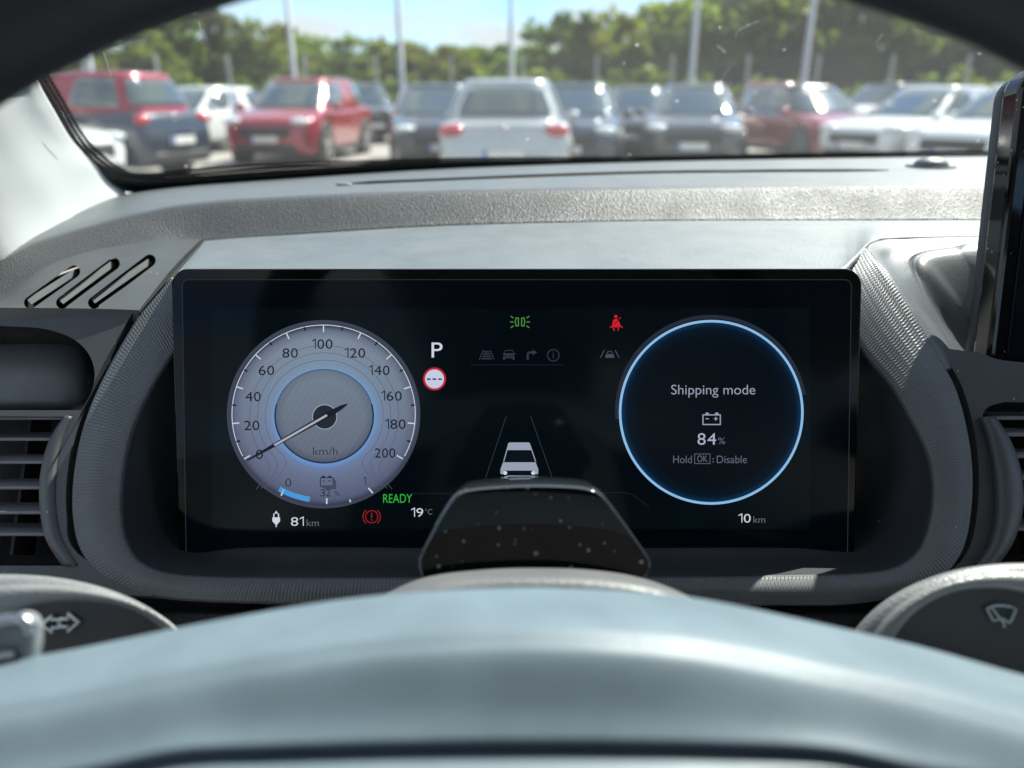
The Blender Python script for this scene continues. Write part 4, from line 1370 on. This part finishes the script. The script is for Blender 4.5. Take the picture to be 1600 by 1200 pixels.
def car(label, px, D, head, paint, kind='hatch', roofp=None, row=None):
    """head: degrees, 0 = nose towards the camera car, 180 = tail towards it; px = photo column of its middle"""
    Hh, Ww, Ll = {'hatch': (1.46, 1.78, 4.25), 'suv': (1.60, 1.84, 4.45), 'sedan': (1.42, 1.80, 4.6), 'small': (1.5, 1.66, 3.7)}[kind]
    x = (px - 800) / F * (D * CP + 1.25 * SP)
    t = thing('parked_car', label, 'car', (x, D, 0), math.radians(-90 + head), CARS)
    LOC[t.name] = Vector()
    mp = PAINT[paint]
    hw = Ww / 2
    tail_up = kind != 'sedan'
    zb = Hh * .62
    st = [(.500, .36, .50), (.496, .43, .68), (.482, .50, .83), (.45, .54, .925), (.40, .575, .975), (.25, .635, 1.0), (.0, .63, 1.0), (-.25, .645, 1.0), (-.40, .655, .985), (-.455, .64 if tail_up else .62, .95), (-.482, .58, .89), (-.495, .47, .80), (-.50, .38, .68)]
    cs = []
    for fx, fz, fw in st:
        zt, w, zg = fz * Hh, hw * fw, .2 + (.08 if abs(fx) > .48 else 0)
        c = [Vector((fx * Ll, yy, z)) for yy, z in ((0, zg), (.86 * w, zg), (.965 * w, zg + .10), (1.0 * w, zg + .5 * (zt - zg)), (.985 * w, zt - .14 * Hh * .62), (.90 * w, zt - .025), (.5 * w, zt + .012), (0, zt + .02))]
        full = c + [Vector((v.x, -v.y, v.z)) for v in reversed(c[1:-1])] + [c[0]]
        cs.append(full)
    bm = loft_bm(cs, 46, 4)
    for k in (0, -1):
        pts = resample(cs[k], 46)[:-1]
        f = bm.faces.new([bm.verts.new(v) for v in (pts if k == 0 else reversed(pts))])
    bmesh.ops.remove_doubles(bm, verts=bm.verts, dist=.0005)
    bmesh.ops.recalc_face_normals(bm, faces=bm.faces)
    body = obj('body', bm, mp, t)
    # cabin: a rounded shell whose loops shrink from belt to roof; windows are panels of the same surface set 8 mm proud
    xf0, xr0 = .29 * Ll, (-.475 if kind in ('hatch', 'small') else -.475 if kind == 'suv' else -.42) * Ll
    xf1, xr1 = (.075 if kind != 'suv' else .10) * Ll, (-.355 if kind in ('hatch', 'small') else -.41 if kind == 'suv' else -.20) * Ll
    w0, w1 = hw * .94, hw * (.68 if kind != 'suv' else .73)
    z0, z1 = zb - .04, Hh

    def S(v, th, off=0.0):
        u = min(v, 1.0)
        xf, xr = xf0 + (xf1 - xf0) * u, xr0 + (xr1 - xr0) * u
        a_, cx = (xf - xr) / 2, (xf + xr) / 2
        b_ = w0 + (w1 - w0) * u + .035 * math.sin(math.pi * u)
        z = z0 + (z1 - .07 - z0) * u
        if v > 1:
            q = (v - 1)
            sh = math.sqrt(max(0, 1 - q * q))
            z = z1 - .07 + .075 * math.sin(q * math.pi / 2) ** .8
            k_ = 1 - .10 * (1 - sh) * 3 if q < .8 else (1 - .10 * (1 - .6) * 3) * (1 - q) / .2
            a_, b_ = a_ * max(k_, .001), b_ * max(k_, .001)
            if q >= .8: z = z1 + .005 + .02 * (q - .8) / .2
        c_, s_ = math.cos(math.radians(th)), math.sin(math.radians(th))
        e_ = .46
        return Vector((cx + (a_ + off) * math.copysign(abs(c_) ** e_, c_), (b_ + off) * math.copysign(abs(s_) ** e_, s_), z + (off * .5 if v < 1 else 0)))
    ths = [i * 5 for i in range(73)]
    rows_ = [[S(v, th) for th in ths] for v in (0, .25, .5, .75, 1, 1.25, 1.5, 1.7, 1.8, 1.92, 2.0)]
    bm = bmesh.new()
    Vv = [[bm.verts.new(p) for p in r[:-1]] for r in rows_]
    for A_, B_ in zip(Vv[:-1], Vv[1:]):
        for i in range(72): bm.faces.new((A_[i], A_[(i + 1) % 72], B_[(i + 1) % 72], B_[i]))
    bmesh.ops.remove_doubles(bm, verts=bm.verts, dist=.002)
    bmesh.ops.recalc_face_normals(bm, faces=bm.faces)
    obj('roof', bm, PAINT[roofp] if roofp else mp, t)

    def pane(name, t0, t1, v0, v1):
        rr = []
        for v in [v0 + (v1 - v0) * k / 6 for k in range(7)]:
            ins = (t1 - t0) * (.05 if v in (v0, v1) else 0)
            rr.append([S(v, t0 + ins + (t1 - t0 - 2 * ins) * k / 14, .008) for k in range(15)])
        o = obj(name, loft_bm(rr, 29, 1), m_carglass, t)
        solid(o, .006, 0)
    pane('windscreen', -37, 37, .10, .97)
    pane('rear_window', 146, 214, .26 if tail_up else .12, .93)
    for s in (1, -1):
        pane('side_window', s * 51, s * 86, .20, .95)
        pane('side_window', s * 94, s * (128 if kind != 'suv' else 133), .22, .95)
    wr = .33 if kind != 'suv' else .36
    for fx in (.305, -.30):
        for s in (1, -1):
            ar = disc_bm((fx * Ll, s * (hw - .075), wr + .01), wr + .065, .18, 'Y', 32)
            bevel(obj('wheel_arch', ar, m_trim, t), .02, 2)
            wl = obj('wheel', disc_bm((fx * Ll, s * (hw - .10), wr), wr, .235, 'Y', 32), m_tyre, t)
            bevel(wl, .035, 3)
            rb = disc_bm((fx * Ll, s * (hw + .016), wr), wr * .28, .012, 'Y', 20)
            for k in range(5):
                an = 2 * math.pi * k / 5 + .3
                box_bm((fx * Ll + math.cos(an) * wr * .38, s * (hw + .016), wr + math.sin(an) * wr * .38), (wr * .66, .014, wr * .2), Matrix.Rotation(-an, 3, 'Y'), rb)
            bmesh.ops.create_cone(rb, cap_ends=False, segments=32, radius1=wr * .72, radius2=wr * .66, depth=.02, matrix=Matrix.Translation((fx * Ll, s * (hw + .016), wr)) @ Matrix.Rotation(math.pi / 2, 4, 'X'))
            obj('rim', rb, m_rimc, wl, smooth=False)
    for s in (1, -1):
        obj('headlight', ball_bm((.462 * Ll, s * hw * .70, .50 * Hh), (.17, .20, .075), rot=Matrix.Rotation(-s * .45, 3, 'Z')), m_lampw, t)
        obj('tail_light', ball_bm((-.474 * Ll, s * hw * .74, .57 * Hh), (.12, .20, .085), rot=Matrix.Rotation(s * .42, 3, 'Z')), m_lampr, t)
        mb = ball_bm((.20 * Ll, s * (hw + .09), zb + .05), (.07, .11, .075))
        obj('mirror', mb, mp, t)
        obj('sill', box_bm((0, s * (hw - .03), .235), (Ll * .46, .08, .11)), m_trim, t, smooth=False)
    bevel(obj('grille', box_bm((.484 * Ll, 0, .375 * Hh), (.16, hw * 1.12, .2)), m_trim, t), .04, 3)
    bevel(obj('bumper_intake', box_bm((.486 * Ll, 0, .20 * Hh), (.16, hw * 1.3, .16)), m_trim, t), .04, 3)
    bevel(obj('rear_diffuser', box_bm((-.488 * Ll, 0, .21 * Hh), (.14, hw * 1.4, .17)), m_trim, t), .04, 3)
    for sx, zz in ((1, .30 * Hh), (-1, .37 * Hh)):
        xp = sx * (.5 * Ll + .03)
        pl = obj('number_plate', box_bm((xp, 0, zz), (.05, .52, .115)), m_plate, t, smooth=False)
        obj('plate_band', box_bm((xp + sx * .003, -sx * .235, zz), (.05, .048, .113)), m_plateblue, pl, smooth=False)
    bb_ = obj('badge', ball_bm((-.487 * Ll, 0, .585 * Hh), (.02, .055, .055)), m_rimc, t)
    return t


car('silver white hatchback parked tail towards us, nearest car straight ahead', 797, 12.4, 178, 'silver', 'hatch')
car('black estate car with pale roof, just left of the silver hatchback', 685, 15.6, 8, 'black', 'hatch', 'steel_blue')
car('dark blue car half hidden behind the right side of the silver hatchback', 895, 15.0, -8, 'navy', 'hatch', 'steel_blue')
car('bright red sport utility car facing us, left of the centre', 482, 17.4, -6, 'red', 'suv')
car('dark grey car showing just behind the right flank of the red sport utility car', 566, 24.5, 20, 'grey', 'suv', 'mid_grey')
car('white hatchback facing us, between the shaded red roofed car and the bright red one', 322, 19.8, -18, 'white', 'hatch')
car('red car seen from behind at the far left, body coloured navy for shade', 122, 13.6, 253, 'navy', 'suv', 'red')  # navy body colour paints the shade on a red car's sides
car('white car beside the left windscreen pillar, mostly hidden', -45, 11.6, 72, 'white', 'sedan')
car('black car far behind the white hatchback on the left', 402, 26.0, 14, 'black', 'hatch')
car('mid grey car partly hidden behind the dark grey one right of the centre', 990, 19.5, -14, 'mid_grey', 'hatch')
car('dark grey hatchback facing us, right of the centre', 1078, 15.9, -12, 'grey', 'hatch', 'mid_grey')
car('red car with its tail towards us in the far row at the right', 1185, 24.5, 172, 'red', 'suv')
car('red saloon facing us with black nose, beside the two white cars', 1250, 17.2, 12, 'red', 'hatch', 'grey')
car('white and grey car in the far row behind the white cars', 1375, 24.5, -60, 'white', 'suv', 'grey')
car('white saloon seen from its front corner, left of two white cars at right', 1440, 15.6, -58, 'white', 'sedan')
car('white car nearest the touchscreen, cut off by it', 1580, 13.6, -54, 'white', 'sedan')
car('mid grey car of the far row in front of the fence at far right', 1520, 26.0, -20, 'mid_grey', 'hatch')
car('navy car of the far row in the gap left of the white hatchback', 262, 27.0, 30, 'navy', 'hatch')

# --- lamp posts
m_post = plastic('galvanised_steel', (.36, .39, .42), .5, 30, .2, .002)


def lamp_post(px, D, label, h=9.0):
    x = (px - 800) / F * (D * CP + 1.25 * SP)
    t = thing('lamp_post', label, 'lamp post', (x, D, 0), 0, 'lamp posts of the car park')
    LOC[t.name] = Vector()
    p = obj('pole', tube_bm([Vector((0, 0, .0)), Vector((0, 0, .8)), Vector((0, 0, .82)), Vector((0, 0, h))], [.11, .11, .09, .055], 14), m_post, t)
    obj('arm', tube_bm([Vector((0, 0, h - .05)), Vector((.4, 0, h + .06)), Vector((.9, 0, h + .1))], .035, 8), m_post, t)
    bevel(obj('lamp_head', box_bm((1.2, 0, h + .09), (.7, .26, .1)), m_post, t, smooth=False), .03, 2)
    obj('foot_plate', box_bm((0, 0, .02), (.34, .34, .04)), m_post, t, smooth=False)


for px, D, lab in ((160, 28, 'lamp post above the red car with the navy shaded body'), (468, 27, 'lamp post rising behind the bright red car'), (632, 25, 'lamp post in the gap left of the black estate car'),
                   (799, 26, 'lamp post rising behind the silver hatchback'), (1073, 25, 'lamp post rising behind the dark grey hatchback'), (1244, 24, 'lamp post rising behind the red saloon')):
    lamp_post(px, D, lab)

# --- fence
fen = thing('mesh_fence', 'grey wire mesh fence with pale posts along the back of the car park', 'fence', (0, 31, 0))
LOC[fen.name] = Vector()
m_fpost = plastic('pale_concrete', (.30, .32, .32), .8, 30, .3, .004)
m_wire = plastic('wire_grey', (.10, .115, .12), .6)
base = obj('fence_post', box_bm((0, 0, 1.35), (.11, .11, 2.7)), m_fpost, None, smooth=False)
xs = [-27 + 2.75 * i for i in range(21)]
for i, x in enumerate(xs):
    o = base if i == 0 else base.copy()
    if i: SC.collection.objects.link(o)
    o.parent = fen
    o.location = (x + rnd.uniform(-.1, .1), 0, 0)
bm = bmesh.new()
for i in range(14): box_bm((.5, -.08, .15 + i * .19), (56, .012, .012), None, bm)
for i in range(280): box_bm((-27.3 + i * .2, -.08, 1.3), (.006, .006, 2.5), None, bm)
obj('wire_mesh', bm, m_wire, fen, smooth=False)
bevel(obj('guard_rail', box_bm((.5, -.7, .55), (56, .05, .26)), m_wire, fen, smooth=False), .02, 2)

# --- trees
def leaf_mat(name, a_, b_, c_):
    a = M(name)
    co = a.n('TexCoord').outputs['Object']
    col_ = a.ramp(a.noise(.55, 4, co, .6), [(.32, a_), (.5, b_), (.68, c_)])
    oi = a.n('ObjectInfo')
    hs = a.n('HueSaturation')
    a.l(a.math('MULTIPLY_ADD', oi.outputs['Random'], .05, .475), hs.inputs['Hue'])
    a.l(a.math('MULTIPLY_ADD', oi.outputs['Random'], .5, .75), hs.inputs['Value'])
    a.l(col_, hs.inputs['Color'])
    a.l(hs.outputs[0], a.b.inputs['Base Color'])
    a.b.inputs['Roughness'].default_value = .55
    tl_ = a.n('BsdfTranslucent')
    a.l(hs.outputs[0], tl_.inputs[0])
    mx = a.n('MixShader')
    mx.inputs[0].default_value = .62
    a.l(a.b.outputs[0], mx.inputs[1]); a.l(tl_.outputs[0], mx.inputs[2])
    a.l(mx.outputs[0], a.out.inputs[0])
    return a.m


m_leaf = leaf_mat('leaves_broad', (.095, .14, .016), (.17, .225, .026), (.25, .285, .045))
m_leafd = leaf_mat('leaves_dark', (.05, .09, .015), (.10, .16, .022), (.18, .23, .036))
m_bark = plastic('bark', (.09, .07, .05), .9, 12, .7, .03)


def crown_bm(seed, w, h, z0, clumps, leaves, size, bm=None, x0=0.0):
    r = random.Random(seed)
    bm = bm or bmesh.new()
    for c in range(clumps):
        while True:
            v = Vector((r.uniform(-1, 1), r.uniform(-1, 1), r.uniform(-1, 1)))
            if .25 < v.length < 1: break
        cz = z0 + h * (.5 + .5 * v.z)
        taper = 1 - .35 * max(0, v.z) ** 2
        cc = Vector((x0 + v.x * w * taper, v.y * w * .9 * taper, cz))
        cr_ = r.uniform(.16, .34) * w
        for k in range(leaves):
            d = Vector((r.gauss(0, 1), r.gauss(0, 1), r.gauss(0, .8)))
            p = cc + d.normalized() * cr_ * r.random() ** .4
            s = size * r.uniform(.6, 1.4)
            e1 = Vector((r.gauss(0, 1), r.gauss(0, 1), r.gauss(0, 1))).normalized()
            e2 = e1.orthogonal().normalized()
            e2 = e2 * math.cos(r.random() * 6) + e1.cross(e2) * math.sin(r.random() * 6)
            bm.faces.new([bm.verts.new(p + q) for q in (e1 * s, e2 * s * .6, -e1 * s, -e2 * s * .6)])
    return bm


def trunk_bm(seed, h, w):
    r = random.Random(seed)
    bm = tube_bm([Vector((0, 0, -.1)), Vector((.04, 0, h * .25)), Vector((-.05, .05, h * .5)), Vector((.05, 0, h * .85))], [.22, .16, .12, .04], 10)
    for k in range(6):
        a = r.random() * 6.28
        z = h * r.uniform(.25, .6)
        tube_bm([Vector((0, 0, z)), Vector((math.cos(a) * w * .3, math.sin(a) * w * .3, z + h * .15)), Vector((math.cos(a) * w * .7, math.sin(a) * w * .7, z + h * .28))], [.08, .05, .02], 6, False, bm)
    return bm


KINDS = []
for i, (w, h, z0, cl, ml) in enumerate(((2.5, 5.2, 1.3, 46, m_leaf), (3.1, 5.6, 1.0, 60, m_leaf), (2.0, 6.2, 1.0, 46, m_leafd), (2.8, 6.0, .8, 60, m_leafd))):
    cm = crown_bm(30 + i, w, h, z0, cl, 58, .23)
    tm = trunk_bm(60 + i, h + z0, w)
    mc_, mt_ = bpy.data.meshes.new('crown'), bpy.data.meshes.new('trunk')
    cm.to_mesh(mc_); tm.to_mesh(mt_); cm.free(); tm.free()
    mc_.materials.append(ml); mt_.materials.append(m_bark)
    KINDS.append((mc_, mt_, h + z0))


def tree(px, top, D, kind, label, group, wide=1.0):
    dep = D * CP + 1.25 * SP
    x = (px - 800) / F * dep
    hgt = 1.25 + (150 - top) / F * D * 1.02
    mc_, mt_, h = KINDS[kind]
    t = thing('leafy_tree', label, 'tree', (x, D, 0), rnd.uniform(0, 6.28), group)
    s = hgt / h
    t.scale = (s * wide, s * wide, s)
    for nm, me in (('crown', mc_), ('trunk', mt_)):
        o = bpy.data.objects.new(nm, me)
        SC.collection.objects.link(o)
        o.parent = t


TL_ = [(285, 18, 48, 2, 'tall dark tree standing highest on the left, above the white hatchback', 1.0), (340, 22, 50, 3, 'tall round tree second highest on the left', .9), (235, 58, 44, 0, 'light green tree above the red car with the navy shaded body', 1.2),
       (180, 62, 43, 1, 'low light green tree at the far left by the pillar', 1.2), (400, 52, 52, 0, 'slim light green tree left of the lamp post behind the red car', 1.0), (440, 58, 54, 1, 'bushy tree behind the red car and its lamp post', 1.0)]
for px, tp, D, k_, lab, wd in TL_: tree(px, tp, D, k_, lab, 'trees behind the fence', wd)
for px, tp in ((500, 74), (545, 72), (590, 76), (640, 80), (690, 84), (735, 86), (780, 82), (825, 84), (130, 80), (470, 70)):
    tree(px, tp, rnd.uniform(60, 68), rnd.choice((0, 1, 3)), 'one of the low distant trees between the bright red car and the silver hatchback' if px > 200 and px != 470 else ('distant tree behind the left pillar edge' if px < 200 else 'distant tree just right of the bushy tree behind the red car'), 'trees behind the fence', 1.35)
for px, tp, k_ in ((872, 42, 3), (915, 36, 2), (960, 40, 0), (1010, 32, 1), (1055, 22, 0), (1105, 10, 1), (1160, 4, 3), (1215, 0, 1), (1270, -8, 2), (1330, -14, 3), (1385, -10, 3), (1440, 4, 2), (1500, 0, 3), (1560, 10, 3), (1620, 14, 2), (1690, 10, 3)):
    tree(px, tp, rnd.uniform(42, 49), k_, 'rounded dark tree at the left end of the tall wood on the right' if px == 872 else 'one of the tall leafy trees massed behind the fence on the right', 'trees behind the fence', 1.15)
bm = bmesh.new()
r2 = random.Random(5)
for i in range(150):
    x = -48 + i * .68
    crown_bm(500 + i, 1.1, r2.uniform(1.3, 2.6), 0.05, 9, 26, .17, bm, x)
tag(obj('undergrowth', bm, m_leaf), 'continuous light green undergrowth behind the fence below the trees', 'undergrowth', kind='stuff').location = (0, 37, 0)
bm = bmesh.new()
for i in range(70):
    crown_bm(900 + i, 3.4, r2.uniform(4.0, 5.4), 0.0, 14, 22, .42, bm, -90 + i * 3.0)
tag(obj('far_wood', bm, m_leafd), 'far wood closing the view behind the single trees', 'wood', kind='stuff').location = (0, 76, 0)
